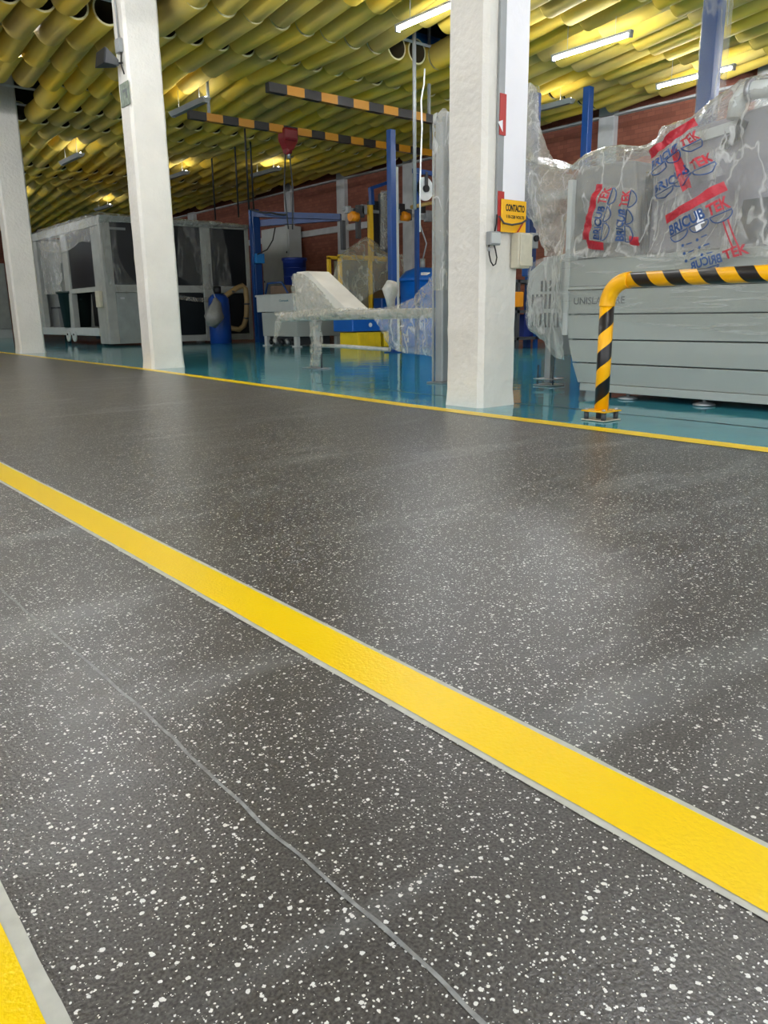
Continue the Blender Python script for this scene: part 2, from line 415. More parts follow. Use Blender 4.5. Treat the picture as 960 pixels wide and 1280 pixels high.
def text_mesh(body, size=1.0, bold=0.0):
    cu = bpy.data.curves.new('text', 'FONT'); cu.body = body; cu.size = size; cu.offset = bold
    cu.align_x = 'LEFT'; cu.resolution_u = 3
    o = bpy.data.objects.new('text', cu); C.objects.link(o)
    bpy.context.view_layer.update()
    me = bpy.data.meshes.new_from_object(o.evaluated_get(bpy.context.evaluated_depsgraph_get()))
    bpy.data.objects.remove(o)
    return me
def text_on(body, fn, mat, name, parent, bold=.012, thick=None, cuts=0, mirror=False):
    """lettering filling the unit square (u right, v up) laid on fn(u,v)"""
    me = text_mesh(body, 1, bold)
    xs = [v.co.x for v in me.vertices]; ys = [v.co.y for v in me.vertices]
    x0, x1, y0, y1 = min(xs), max(xs), min(ys), max(ys)
    bm = bmesh.new(); bm.from_mesh(me)
    if cuts:
        for k in range(1, cuts):
            xx = x0 + (x1 - x0) * k / cuts
            bmesh.ops.bisect_plane(bm, geom=bm.verts[:] + bm.edges[:] + bm.faces[:], plane_co=(xx, 0, 0), plane_no=(1, 0, 0))
    for v in bm.verts:
        u = (v.co.x - x0) / (x1 - x0); w = (v.co.y - y0) / (y1 - y0)
        if mirror: u = 1 - u
        v.co = fn(u, w)
    m2 = bpy.data.meshes.new(name); bm.to_mesh(m2); bm.free(); bpy.data.meshes.remove(me)
    m2.materials.append(mat)
    o = bpy.data.objects.new(name, m2); C.objects.link(o)
    if parent is not None: o.parent = parent; o.matrix_parent_inverse = parent.matrix_basis.inverted()
    if thick:
        md = o.modifiers.new('thick', 'SOLIDIFY'); md.thickness = thick; md.offset = 0
    return o

XW = 13.1       # inner face of the brick side wall
ZC = 4.255       # tube axis height

# ------------------------------------------------------------------ setting
# boundary between grey walkway floor and teal machine floor (bends slightly, as in the hall)
EDGE = [(-9, 3.30), (-3, 3.36), (1.5, 3.44), (4.0, 3.49), (9.3, 3.84), (16.3, 4.0), (26, 4.25), (38.0, 4.5)]
def edge_x(y):
    for (a, xa), (b2, xb) in zip(EDGE, EDGE[1:]):
        if a <= y <= b2: return xa + (xb - xa) * (y - a) / (b2 - a)
def poly_floor(name, left, right, z, mat):
    mb = MB()
    for i in range(len(EDGE) - 1):
        y0, y1 = EDGE[i][0], EDGE[i + 1][0]
        vs = [mb.bm.verts.new(p) for p in ((left(i), y0, z), (right(i), y0, z), (right(i + 1), y1, z), (left(i + 1), y1, z))]
        mb.quad(vs)
        vs = [mb.bm.verts.new(p) for p in ((left(i), y0, z - .1), (right(i), y0, z - .1), (right(i + 1), y1, z - .1), (left(i + 1), y1, z - .1))]
        mb.quad(vs[::-1])
    bmesh.ops.remove_doubles(mb.bm, verts=mb.bm.verts, dist=1e-5)
    o = mb.build(name, mat); o['kind'] = 'structure'; return o
poly_floor('floor', lambda i: -12.0, lambda i: EDGE[i][1] + .05, 0, M['floor'])
poly_floor('floor', lambda i: EDGE[i][1] + .05, lambda i: XW + .1, 0, M['teal'])

def strip(name, xs, mat, z0, z1, kind='structure'):
    """flat painted band; xs(y) -> (x0, x1)"""
    mb = MB(); ys = [e[0] for e in EDGE if e[0] > -4]; ys = [-3] + ys[1:]
    vs = [[mb.bm.verts.new((x, y, z1)) for x in xs(y)] for y in ys]
    for i in range(len(ys) - 1): mb.quad([vs[i][0], vs[i][1], vs[i + 1][1], vs[i + 1][0]])
    o = mb.build(name, mat); o['kind'] = kind; return o
def wob(name, x, w, y0, y1, z, mat, seed, amp=.0025):
    """narrow band with slightly uneven edges"""
    mb = MB(); n = 900; prev = None
    for i in range(n + 1):
        t = i / n; y = y0 + (y1 - y0) * t ** 1.6
        a = x + noise.noise(V((y * 9, seed, 0))) * amp; b2 = x + w + noise.noise(V((y * 9, seed + 5, 0))) * amp
        cur = [mb.bm.verts.new((a, y, z)), mb.bm.verts.new((b2, y, z))]
        if prev: mb.quad([prev[0], prev[1], cur[1], cur[0]])
        prev = cur
    o = mb.build(name, mat); o['kind'] = 'structure'; return o
wob('trim_1', .712, .120, -4, 38, .0012, M['line_border'], 1)
wob('trim_1', .7235, .0985, -4, 38, .0022, M['line'], 2, .0012)
wob('trim_2', .012, .121, -4, 38, .0012, M['line_border'], 11)
wob('trim_2', .0, .116, -4, 38, .0022, M['line'], 12, .0012)
strip('trim_3', lambda y: (edge_x(y) - .045, edge_x(y) + .075), M['line'], 0, .002)
# pale joint line wandering over the grey floor
mb = MB(); prev = None
pts = [at(px, py, z=0) for px, py in ((0, 735), (30, 762), (90, 812), (160, 872), (210, 917), (245, 952), (300, 1003), (345, 1046), (400, 1092), (440, 1127), (480, 1159), (540, 1217), (600, 1275), (680, 1352))]
for i in range(241):
    p = cr(pts, i / 240); w = .0026 + .001 * noise.noise(p * 40)
    p.x += .003 * noise.noise(p * 14)
    cur = [mb.bm.verts.new((p.x - w, p.y, .0008)), mb.bm.verts.new((p.x + w, p.y, .0008))]
    if prev: mb.quad([prev[0], prev[1], cur[1], cur[0]])
    prev = cur
struct('trim_4', mb, M['crack'])
# dark ragged joint in the teal floor beside the barrier
mb = MB(); prev = None
for i in range(200):
    y = 6.0 - i * .04; x = 4.11 + .02 * noise.noise(V((y * 1.5, 3, 0))); w = .008 + .012 * abs(noise.noise(V((y * 5, 9, 0))))
    cur = [mb.bm.verts.new((x - w, y, .001)), mb.bm.verts.new((x + w, y, .001))]
    if prev: mb.quad([prev[0], prev[1], cur[1], cur[0]])
    prev = cur
struct('trim_5', mb, simple('dark ragged joint', (58, 66, 68), .5, var=.7, vscale=30))

# walls
struct('wall_right', MB().box(XW, XW + .2, -6, 38, 0, 4.98), M['brick'])
struct('wall_back', MB().box(-12.2, XW + .2, 38, 38.2, 0, 4.98), M['brick'])
struct('wall_left', MB().box(-12.2, -12, 10, 38, 0, 4.98), simple('plain grey wall', (150, 150, 145), .8))
struct('ceiling', MB().box(-12, XW + .2, -9, 38.2, 4.98, 5.1), M['roof_dark'])
# white concrete frame of the side wall
n = 0
for y in (26.1, 20.0, 17.45, 14.8, 12.0, 9.3, 6.4, 3.2):
    n += 1; w = .34 if y < 26 else .45
    struct('trim_%d' % (5 + n), MB().box(XW - .12, XW + .05, y - w / 2, y + w / 2, 0, 4.3 if n > 1 else 4.1), M['concrete_band'], bevel=.01)
struct('trim_14', MB().box(XW - .06, XW + .05, -6, 38, 2.76, 2.92), M['concrete_band'], bevel=.01)
struct('trim_15', MB().box(XW - .12, XW + .05, -6, 38, 4.03, 4.07), M['concrete_band'], bevel=.01)

# ------------------------------------------------------------------ ceiling of hollow yellow tubes
TL, TR, PITCH = 1.03, .174, .38
def tube_mesh():
    mb = MB(); seg = 22; ri = TR * .84; R = []
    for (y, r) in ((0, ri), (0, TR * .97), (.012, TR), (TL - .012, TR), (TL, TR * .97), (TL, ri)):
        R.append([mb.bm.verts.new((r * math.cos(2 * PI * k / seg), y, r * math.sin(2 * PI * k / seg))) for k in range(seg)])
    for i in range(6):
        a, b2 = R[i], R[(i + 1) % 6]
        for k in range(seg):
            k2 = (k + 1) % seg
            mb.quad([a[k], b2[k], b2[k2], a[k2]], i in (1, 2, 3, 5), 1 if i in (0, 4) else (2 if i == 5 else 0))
    return mb
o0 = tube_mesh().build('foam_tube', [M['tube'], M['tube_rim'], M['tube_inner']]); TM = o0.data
bpy.data.objects.remove(o0)
PH = {0: .17, 1: .325, 2: .01, 3: .15, 4: .30, 5: .08}
EYE = {2: .09, 3: .10, 7: .09, 8: .10, 12: .09, 13: .10, -2: .08}     # rows strung a little lower, their open ends show
TILT = {2: .03, 3: .03, 7: .03, 8: .03, 12: .03, 13: .03}
DZ = {2: -.07, 3: -.10, 4: -.05, 6: -.03, 7: -.09, 8: -.04, 11: -.06, 12: -.08, 13: -.03, 16: -.07, 17: -.04, -2: -.06, -1: -.08}
POSTY = at(886, 100, x=7.6).y - .1
missing = [at(46, 92, z=ZC), at(527, 52, z=ZC), at(20, 95, z=ZC), at(8, 25, z=ZC)]
slots = []
rows = range(-5, 25)
for k in rows:
    yk = 6.93 + 1.115 * k
    ph = PH.get(k, (.17 + .155 * k) % .38)
    i = 0
    rz = random.Random(k * 31 + 5)
    while True:
        x = -1.9 + ph - .135 + i * PITCH; i += 1
        if x > XW - .35: break
        j = rz.uniform(-1, 1)
        c = V((x, yk + TL / 2, ZC))
        if any((m_ - c).length < (.5 if n_ != 3 else .42) and abs(m_.x - x) < .3 for n_, m_ in enumerate(missing)): continue
        # keep clear of the columns that rise through the tubes
        if any(abs(x - cx) < .33 and cy - .25 < yk + TL and yk < cy + .55 for cx, cy in ((3.89, 3.53), (4.12, 9.16), (4.33, 15.5), (7.6, POSTY), (5.1, 5.1))): continue
        slots.append((V((x, yk, ZC + .055 - EYE.get(k, 0) + .008 * j)), k, rz.uniform(-.006, .006) - TILT.get(k, .11)))
def seen(p):
    q = p + V((0, TL / 2, 0)); d = q - CAM
    if Yc.z * 0 + (Xc.z * d.x + Yc.z * d.y + Zc.z * d.z) < .3: return None
    a, b2, c = pj(q)
    if not (-60 < a < 1010 and -50 < b2 < 300): return None
    if 560 < a < 655: return None
    return d.length
vis = sorted([(seen(p), i) for i, (p, k, s) in enumerate(slots) if seen(p) is not None])
single = set(i for d, i in vis[:300])
rest = MB()
for i, (p, k, s) in enumerate(slots):
    if i in single:
        o = bpy.data.objects.new('foam_tube', TM); C.objects.link(o)
        o.location = p; o.rotation_euler = (s, 0, (s + TILT.get(k, .11)) * 1.0)
        tag(o, 'hollow yellow foam tube hanging in the near rows of the ceiling', 'foam tube', 'yellow foam tubes of the nearer ceiling rows')
    elif p.x > -2.2:
        t = bmesh.new(); t.from_mesh(TM); t.transform(Matrix.Translation(p) @ Matrix.Rotation(s, 4, 'X'))
        mm = bpy.data.meshes.new('tmp'); t.to_mesh(mm); t.free(); rest.bm.from_mesh(mm); bpy.data.meshes.remove(mm)
o = rest.build('foam_tubes', [M['tube'], M['tube_rim'], M['tube_inner']], recalc=False)
tag(o, 'far rows of small yellow foam tubes covering the rest of the ceiling', 'foam tubes', kind='stuff')
# pale flat rails the tubes are strung on
for k in rows:
    yk = 6.93 + 1.115 * k - .032
    if yk < 2: continue
    z = ZC + .06
    o = MB().box(-1.5, XW - .3, yk - .006, yk + .006, z - .012, z + .022).build('hanger_rail', M['white_plastic'])
    tag(o, 'thin pale rail carrying a row of yellow ceiling tubes', 'rail', 'thin rails between the rows of ceiling tubes')

# blue duct and dark pipe glimpsed above the missing tubes
o = MB().path([(2, 9.95, 4.7), (12, 9.95, 4.7)], .1).build('blue_duct', M['cyan']); tag(o, 'blue duct glimpsed above the gap in the ceiling tubes', 'duct')
o = MB().path([(1.0, 13.2, 4.7), (9, 13.4, 4.7)], .09).build('service_pipe', M['blue']); tag(o, 'blue service pipe glimpsed above the far ceiling tubes', 'pipe')

# ------------------------------------------------------------------ fluorescent lights
def lamp(name, x, y, lit, label, ln=1.2, z=3.83, group=None):
    t = thing(name, label, 'ceiling light', (x, y, z), group)
    if lit:
        MB().box(x - .032, x + .032, y - ln / 2, y + ln / 2, z + .02, z + .05).build('housing', M['galv'], t)
        MB().path([(x, y - ln / 2 + .03, z), (x, y + ln / 2 - .03, z)], .018, 12).build('lamp_tube', M['lamp'], t)
    else:       # seen from below only its grey tray shows, the tube lights the ceiling
        MB().hull([(x - .04, y - ln / 2, z - .02), (x + .04, y - ln / 2, z - .02), (x + .08, y - ln / 2, z + .045), (x - .08, y - ln / 2, z + .045)],
                  [(x - .04, y + ln / 2, z - .02), (x + .04, y + ln / 2, z - .02), (x + .08, y + ln / 2, z + .045), (x - .08, y + ln / 2, z + .045)]).build('reflector_tray', M['galv'], t)
        MB().path([(x, y - ln / 2 + .03, z + .048), (x, y + ln / 2 - .03, z + .032)], .013, 12).build('lamp_tube', M['lamp_soft'], t)
    for s in (-1, 1):
        MB().box(x - .03, x + .03, y + s * (ln / 2 - .02) - .015, y + s * (ln / 2 - .02) + .015, z - .03, z + .03).build('end_cap', M['galv'], t)
        MB().path([(x, y + s * ln * .3, z + .06), (x, y + s * ln * .3, z + .45)], .004, 6).build('hanging_wire', M['steel'], t)
    return t
def lp(a, b2, z=3.83):
    p, q = at(*a, z=z), at(*b2, z=z); return (p.x + q.x) / 2, (p.y + q.y) / 2
spec = [((697, 75), (783, 42), True, 'lit fluorescent light hanging between the two blue posts right of the large white column'),
        ((825, 106), (913, 88), True, 'lit fluorescent light crossed by the tall blue post at right'),
        ((520, 28), (560, 8), True, 'lit fluorescent light cut by the left edge of the nearest white column'),
        ((213, 145), (262, 125), False, 'dull grey fluorescent light just right of the middle white column'),
        ((75, 207), (105, 192), False, 'small dull fluorescent light far off between the two left columns'),
        ((655, 142), (702, 131), False, 'dull fluorescent light behind the wrapped blue post top'),
        ((315, 222), (350, 210), False, 'small pale fluorescent light far off over the brown wall'),
        ((2, 50), (28, 25), True, 'bright light glimpsed through a gap in the tubes, top left corner')]
for a, b2, lit, lab in spec:
    x, y = lp(a, b2, 4.3 if 'gap' in lab else 3.83); lamp('fluorescent_light', x, y, lit, lab, z=4.3 if 'gap' in lab else 3.83)
for x, y in [(-6, -3), (-2.5, -3), (1, -3), (4.6, -3), (8.2, -3), (11.7, -3),
             (-6, 2), (-2.5, 2), (.4, 1.2), (3.3, 1.3), (7.6, 1.6), (11.4, 2),
             (-6, 7.3), (-2.5, 7.3), (1.7, 6.7), (-6, 13), (-2.5, 13), (1.0, 13), (2.6, 7.9), (-4, 19), (.5, 19), (3.6, 19), (0, 25), (4.2, 25), (1, 31), (5.6, 31)]:  # unseen; the rows farthest down the hall are added to brighten the left ceiling
    lamp('fluorescent_light', x, y, True, 'fluorescent light hanging under the ceiling outside the picture', group='fluorescent lights outside the picture')
for x, y in [(8.8, 18.3), (9.4, 24.6), (6.9, 24.6), (8.2, 30.5)]:  # extra tray lights added to brighten the far ceiling
    lamp('fluorescent_light', x, y, False, 'tiny dull fluorescent light added to brighten the far yellow tubes', group='tiny added far ceiling lights')
# pale ambient world light, entering through the open sides of the hall
w = bpy.data.worlds.new('world'); bpy.context.scene.world = w; w.use_nodes = True
w.node_tree.nodes['Background'].inputs['Color'].default_value = (.94, .97, 1, 1)
w.node_tree.nodes['Background'].inputs['Strength'].default_value = 1.15

# ------------------------------------------------------------------ columns
def column(x, y, wx, wy, label):
    t = thing('concrete_column', label, 'column', (x + wx / 2, y + wy / 2, 0), kind='thing')
    mb = MB(); c = .03
    # chamfered shaft with a slightly lumpy painted surface
    base = [(x + c, y), (x + wx - c, y), (x + wx, y + c), (x + wx, y + wy - c), (x + wx - c, y + wy), (x + c, y + wy), (x, y + wy - c), (x, y + c)]
    zs = [i * .1 for i in range(49)]
    sub = []
    for i in range(8):
        a, b2 = V((*base[i], 0)), V((*base[(i + 1) % 8], 0)); nn = 6 if (b2 - a).length > .1 else 1
        sub += [a + (b2 - a) * q / nn for q in range(nn)]
    cen = V((x + wx / 2, y + wy / 2, 0)); R = []
    for z in zs:
        row = []
        for p in sub:
            q = p + V((0, 0, z)); d = (p - cen).normalized()
            row.append(mb.bm.verts.new(q + d * .005 * noise.noise(q * 7) + d * (.012 * max(0, 1 - z / .12))))
        R.append(row)
    k = len(sub)
    for i in range(len(zs) - 1):
        for j in range(k): mb.quad([R[i][j], R[i][(j + 1) % k], R[i + 1][(j + 1) % k], R[i + 1][j]])
    mb.quad(R[0][::-1]); mb.quad(R[-1])
    o = mb.build('shaft', M['paint_white'], t)
    return t
C2 = column(3.72, 3.53, .345, .335, 'nearest and widest white painted concrete column, with the yellow sign and switch boxes')
C1 = column(3.92, 9.16, .42, .30, 'middle white painted concrete column with the black floodlight near its top')
C0 = column(4.12, 15.5, .45, .32, 'farthest white concrete column, cut by the left edge of the picture')

# fittings of the nearest column (its right face is the plane y = 3.53)
YF = 3.53
def fx(px, py, y=YF): return at(px, py, y=y)
b0 = fx(628, 120).x; b1 = fx(656.5, 120).x; zb = fx(640, 251).z
o = MB().box(b0, b1, YF - .022, YF - .002, zb, 4.6).build('cover_board', M['board_white'], bevel=.003)
tag(o, 'long white board covering the upper right face of the nearest column', 'board')
t = thing('cable_conduit', 'grey and red conduit running down the nearest column beside the white board', 'conduit', (b0 - .02, YF, zb))
xa, xb = fx(619, 200).x, fx(627, 200).x
def zz(py): return fx(625, py).z
MB().box(xa, xb, YF - .02, YF - .002, zz(292), 4.6).build('channel', M['galv'], t, bevel=.002)
for a, b2 in ((118, 170), (240, 290)):
    MB().box(xa + .008, xb + .004, YF - .026, YF - .0202, zz(b2), zz(a)).build('red_strip', M['red'], t)
MB().prism([fx(622.5, 152, YF - .028), fx(628.5, 150, YF - .028), fx(628.5, 165, YF - .028)], (0, .001, 0)).build('paper_scrap', M['board_white'], t)
# sign
t = thing('warning_sign', 'yellow warning sign reading CONTACTO on the nearest column', 'sign', fx(637, 271))
sx0, sx1 = fx(621.5, 270).x, fx(652.5, 270).x; sz0, sz1 = fx(637, 291.5).z, fx(637, 251).z
SP = MB().box(sx0, sx1, YF - .034, YF - .03, sz0, sz1).build('plate', M['sign_yellow'], t, bevel=.001)
def signp(px0, px1, py0, py1):
    A = fx(px0, (py0 + py1) / 2); B = fx(px1, (py0 + py1) / 2); zt, zb_ = fx(637, py0).z, fx(637, py1).z
    return lambda u, v: V((A.x + (B.x - A.x) * u, YF - .0352, zb_ + (zt - zb_) * v))
text_on('CONTACTO', signp(627, 650.5, 256.5, 265.5), M['text_black'], 'lettering', SP, bold=.03, thick=.001)
text_on('110-220 VOLTS', signp(628, 650, 270, 274), M['text_black'], 'small_lettering', SP, bold=.02, thick=.001)
# small grey junction box with looped cable (nearer the corner)
t = thing('junction_box', 'small grey junction box with a looped black cable on the nearest column', 'junction box', fx(613, 298))
jx0, jx1 = fx(606.5, 298).x, fx(618.5, 298).x
MB().box(jx0, jx1, YF - .05, YF - .006, fx(612, 307).z, fx(612, 290).z).build('box_body', M['galv'], t, bevel=.004)
MB().box(jx0 + .004, jx1 - .004, YF - .055, YF - .05, fx(612, 305).z, fx(612, 292).z).build('lid', M['grey_light'], t, bevel=.002)
MB().path([fx(611, 306, YF - .03), fx(611.5, 318, YF - .03), fx(613.5, 327, YF - .03), fx(616.5, 332, YF - .03), fx(619.5, 330, YF - .03), fx(621, 322, YF - .03), fx(619.5, 313, YF - .03), fx(617.5, 306, YF - .03)], .0045, 8).build('cable_loop', M['blackrubber'], t)
MB().path([fx(618, 291, YF - .03), fx(620.5, 280, YF - .03), fx(621.5, 268, YF - .03)], .005, 8).build('cable', M['blackrubber'], t)
MB().path([fx(611, 309, YF - .03), fx(611, 314, YF - .03)], .008, 10).build('cable_gland', M['steel'], t)
# big beige switch box on the column edge
t = thing('switch_box', 'beige switch box with a rotary knob hanging on the right edge of the nearest column', 'switch box', fx(650, 315))
kx0, kx1 = fx(637, 315).x, fx(652, 315).x; kz0, kz1 = fx(645, 336).z, fx(645, 292).z
MB().box(kx0, kx1, YF - .075, YF - .008, kz0, kz1).build('box_body', M['beige'], t, bevel=.008)
MB().box(kx0 + .01, kx1 + .006, YF - .085, YF - .0755, kz0 + .012, kz1 - .008).build('cover', M['beige'], t, bevel=.006)
kx2 = fx(662.5, 305).x
MB().box(kx1 + .007, kx2, YF - .07, YF - .02, fx(655, 311).z, fx(655, 292).z).build('switch_housing', M['galv'], t, bevel=.004)
p = V(((kx1 + kx2) / 2 + .008, YF - .071, fx(655, 299).z))
MB().path([p, p + V((0, -.016, 0))], .019, 16).build('knob', M['black'], t)
MB().path([V((kx1 + .024, YF - .05, fx(655, 333).z)), V((kx1 + .024, YF - .05, fx(655, 322).z))], .02, 14).build('plug_socket', M['beige'], t)
MB().path([fx(624, 270, YF - .045), fx(630, 279, YF - .05), fx(640, 281, YF - .055), fx(652, 279, YF - .05), fx(658, 275, YF - .04)], .006, 8).build('cable', M['grey_dark'], t)
MB().path([fx(646, 292, YF - .05), fx(650, 285, YF - .05), fx(655, 277, YF - .045)], .005, 8).build('thin_cable', M['red'], t)

# fittings of the middle column, on its left face x = 3.92
XF = 3.92
def gx(px, py, off=0): return at(px, py, x=XF - off)
t = thing('floodlight', 'small black floodlight pointing sideways from the middle column', 'floodlight', gx(150, 80))
a = gx(152, 79); 
cc = a + V((-.12, -.02, .0))
face = [cc + V((-.10, -.13, .09)), cc + V((-.10, .13, .09)), cc + V((-.13, .13, -.07)), cc + V((-.13, -.13, -.07))]
back = [cc + V((.06, -.05, .01)), cc + V((.06, .05, .01)), cc + V((.06, .05, -.05)), cc + V((.06, -.05, -.05))]
MB().hull(face, back).build('lamp_body', M['grey_dark'], t, bevel=.006)
off = V((-.004, 0, 0))
MB().hull([p + off + V((-.012, 0, 0)) for p in face], [p + off for p in face]).build('lens', M['black'], t, bevel=.003)
MB().path([cc + V((.05, 0, -.02)), V((XF + .0, a.y - .02, a.z))], .012, 8).build('bracket', M['black'], t)
o = thing('cable_box', 'small grey cable box above the floodlight on the middle column', 'cable box', gx(151, 58))
p = gx(151.5, 58)
MB().box(p.x - .05, p.x - .004, p.y - .06, p.y + .06, p.z - .07, p.z + .07).build('box_body', M['galv'], o, bevel=.006)
MB().path([p + V((-.02, 0, .07)), p + V((-.02, .02, .5)), p + V((-.02, .03, 1.2))], .01, 8).build('conduit', M['galv'], o)
MB().path([p + V((-.02, -.03, -.07)), p + V((-.04, -.05, -.2)), p + V((-.01, -.04, -.29))], .008, 8).build('cable', M['blackrubber'], o)
p = gx(157, 118)
t = thing('faded_notice', 'faded grey green notice plate on the left face of the middle column', 'notice', p)
MB().box(XF - .012, XF - .007, p.y - .12, p.y + .12, p.z - .12, p.z + .12).build('plate', M['label_grey'], t)
MB().box(XF - .0135, XF - .0122, p.y - .07, p.y + .05, p.z + .02, p.z + .05).build('mark', M['text_grey'], t)
MB().box(XF - .0135, XF - .0122, p.y - .07, p.y - .04, p.z - .05, p.z + .02).build('mark', M['text_grey'], t)

# ------------------------------------------------------------------ barrier
t = thing('safety_barrier', 'black and yellow striped tubular safety barrier bolted to the floor at the yellow line', 'barrier', (3.78, 2.65, 0))
BX, BY, BH, BR = 3.78, 2.64, .765, .039
MB().path([(BX, BY, .06), (BX, BY, BH - .13)], BR, 32).build('post', M['hazard'], t)
arc = [(BX, BY - .13 + .13 * math.cos(a * PI / 16), BH - .13 + .13 * math.sin(a * PI / 16)) for a in range(9)]
MB().path([(BX, BY, BH - .135)] + arc + [(BX, BY - .135, BH)], BR + .004, 32).build('elbow', M['hazard_yellow'], t)
o = MB().path([(BX, BY - .13, BH), (BX, .9, BH)], BR, 32).build('rail', M['hazard'], t)
arc = [(BX, 1.03 - .13 * math.sin(a * PI / 16) - .13 * 0, BH - .13 + .13 * math.cos(a * PI / 16)) for a in range(9)]
MB().path(arc, BR + .004, 32).build('elbow', M['hazard_yellow'], t)
MB().path([(BX, .9, .06), (BX, .9, BH - .13)], BR, 32).build('post', M['hazard'], t)
for yy in (BY, .9):
    MB().box(BX - .08, BX + .08, yy - .08, yy + .08, .052, .06).build('top_plate', M['sign_yellow'], t, bevel=.002)
    MB().box(BX - .08, BX + .08, yy - .08, yy + .08, .003, .009).build('base_plate', M['beige'], t, bevel=.002)
    for sx in (-1, 1):
        for sy in (-1, 1):
            MB().path([(BX + sx * .058, yy + sy * .058, .009), (BX + sx * .058, yy + sy * .058, .052)], .014, 12).build('spacer', M['grey_dark'], t)
            MB().path([(BX + sx * .058, yy + sy * .058, .06), (BX + sx * .058, yy + sy * .058, .069)], .011, 6).build('bolt', M['steel'], t)
    MB().box(BX - .02, BX + .02, yy - .02, yy + .02, .009, .052).build('core_block', M['black'], t)

# ------------------------------------------------------------------ big wrapped machine at the right
def frame_at(px, py, x): return at(px, py, x=x)
XB = 4.75
t = thing('wrapped_machine', 'large grey sloping-sided machine wrapped in clear plastic behind the striped barrier', 'machine', (5.6, 2.3, 0))
Y0, Y1 = .2, 3.67
# boat-shaped lower body: panels between the seams, the near end leans inwards
zs = [.10, .245, .41, .585, .755, .775, .965]
yl = [3.56, 3.60, 3.64, 3.665, 3.67, 3.67, 3.67]
inset = [.035, .012, .004, 0, 0, 0, 0]
def panel(z0, z1, ya, yb, ia, ib, name='side_panel'):
    mb = MB()
    A = [(XB + ia, ya, z0), (XB + ia, Y0, z0), (XB + 1.75, Y0, z0), (XB + 1.75, ya, z0)]
    B = [(XB + ib, yb, z1), (XB + ib, Y0, z1), (XB + 1.75, Y0, z1), (XB + 1.75, yb, z1)]
    mb.hull(A, B); return mb.build(name, M['grey_machine'], t, bevel=.004)
for i in range(6):
    if i == 4: continue
    panel(zs[i] + (.004 if i else 0), zs[i + 1] - .004, yl[i], yl[i + 1], inset[i], inset[i + 1])
MB().box(XB - .012, XB + 1.7, Y0, 3.66, .757, .775).build('ledge', M['grey_light'], t, bevel=.003)
MB().box(XB + .07, XB + 1.7, Y0 + .02, 3.5, .09, .96).build('inner_body', M['grey_dark'], t)
MB().box(XB + .02, XB + 1.6, Y0, 3.53, .045, .098).build('skirt', M['grey_machine'], t, bevel=.004)
MB().box(XB - .014, XB + .03, 3.645, 3.685, .44, 1.5).build('corner_post', M['grey_light'], t, bevel=.003)
for (px, py) in ((868, 508), (765, 501)):
    p = at(px, py, z=.0); p = V((XB + .09, p.y - .02, 0))
    MB().lathe(p, [(.07, .002), (.07, .012), (.045, .02), (.014, .024), (.014, .06)]).build('foot', M['steel'], t)
A = at(717, 382, x=XB - .003); B = at(780, 386, x=XB - .003)
text_on('UNISLACORE', lambda u, v: V((XB - .002, A.y + (B.y - A.y) * u, .655 + .048 * v)), M['text_grey'], 'lettering', t, bold=.006, thick=.001)
# ventilated end box with slots, funnel and leg
t2 = thing('ventilated_end_unit', 'wrapped pale end unit with slotted grille at the left of the large grey machine', 'machine unit', (5.15, 4.1, 0))
XE = 4.93
ye = at(660, 380, x=XE).y; zt, zl = at(680, 322, x=XE).z, at(670, 408, x=XE).z
MB().prism([(XE, 3.72, zl), (XE, ye, zl), (XE, ye, zt - .10), (XE, ye - .16, zt), (XE, 3.72, zt + .03)], (.6, 0, 0)).build('cabinet_body', M['grey_light'], t2, bevel=.012)
zf = at(690, 443, x=XE).z
MB().hull([(XE + .01, 3.73, zf), (XE + .01, 3.86, zf), (XE + .4, 3.86, zf), (XE + .4, 3.73, zf)], [(XE, 3.73, zl - .002), (XE, ye, zl - .002), (XE + .5, ye, zl - .002), (XE + .5, 3.73, zl - .002)]).build('funnel', M['galv'], t2)
for k in range(7):
    for (za, zb_) in ((.49, .60), (.63, .74), (.76, .84)):
        yy = ye - .05 - k * .042
        if za > .7 and k < 2: continue
        MB().box(XE - .006, XE + .01, yy - .008, yy + .008, za, zb_).build('vent_slot', M['grey_dark'], t2)
pl = at(686, 482, z=0)
MB().box(pl.x - .03, pl.x + .03, pl.y - .03, pl.y + .03, .03, zf + .06).build('leg', M['galv'], t2, bevel=.003)
for z0 in (.004, .055):
    MB().box(pl.x - .09, pl.x + .09, pl.y - .10, pl.y + .10, z0, z0 + .008).build('foot_plate', M['steel'], t2, bevel=.002)
for s in (-1, 1): MB().path([(pl.x - .05, pl.y + s * .08, .012), (pl.x - .05, pl.y + s * .08, .17)], .006, 8).build('bolt', M['grey_dark'], t2)
for q in (pl.x + .02,): MB().box(q + .16, q + .20, 3.78, 3.82, .02, zl).build('leg', M['grey_dark'], t2)
# crumpled film over the end unit
def A3(px, py, x): return at(px, py, x=x)
sheet('plastic_wrap', [[A3(659, 350, XE - .02), A3(664, 330, XE - .02), A3(684, 321, XE - .02), A3(702, 320, XE - .1)],
                       [A3(658, 370, XE - .03), A3(670, 370, XE - .05), A3(686, 370, XE - .05), A3(702, 370, XE - .1)],
                       [A3(658, 405, XE - .03), A3(670, 408, XE - .05), A3(686, 410, XE - .05), A3(703, 412, XE - .1)],
                       [A3(668, 418, XE - .0), A3(680, 430, XE - .02), A3(692, 445, XE - .02), A3(706, 450, XE - .1)]], M['film'], t2, 40, 40, .012, 9, 3)

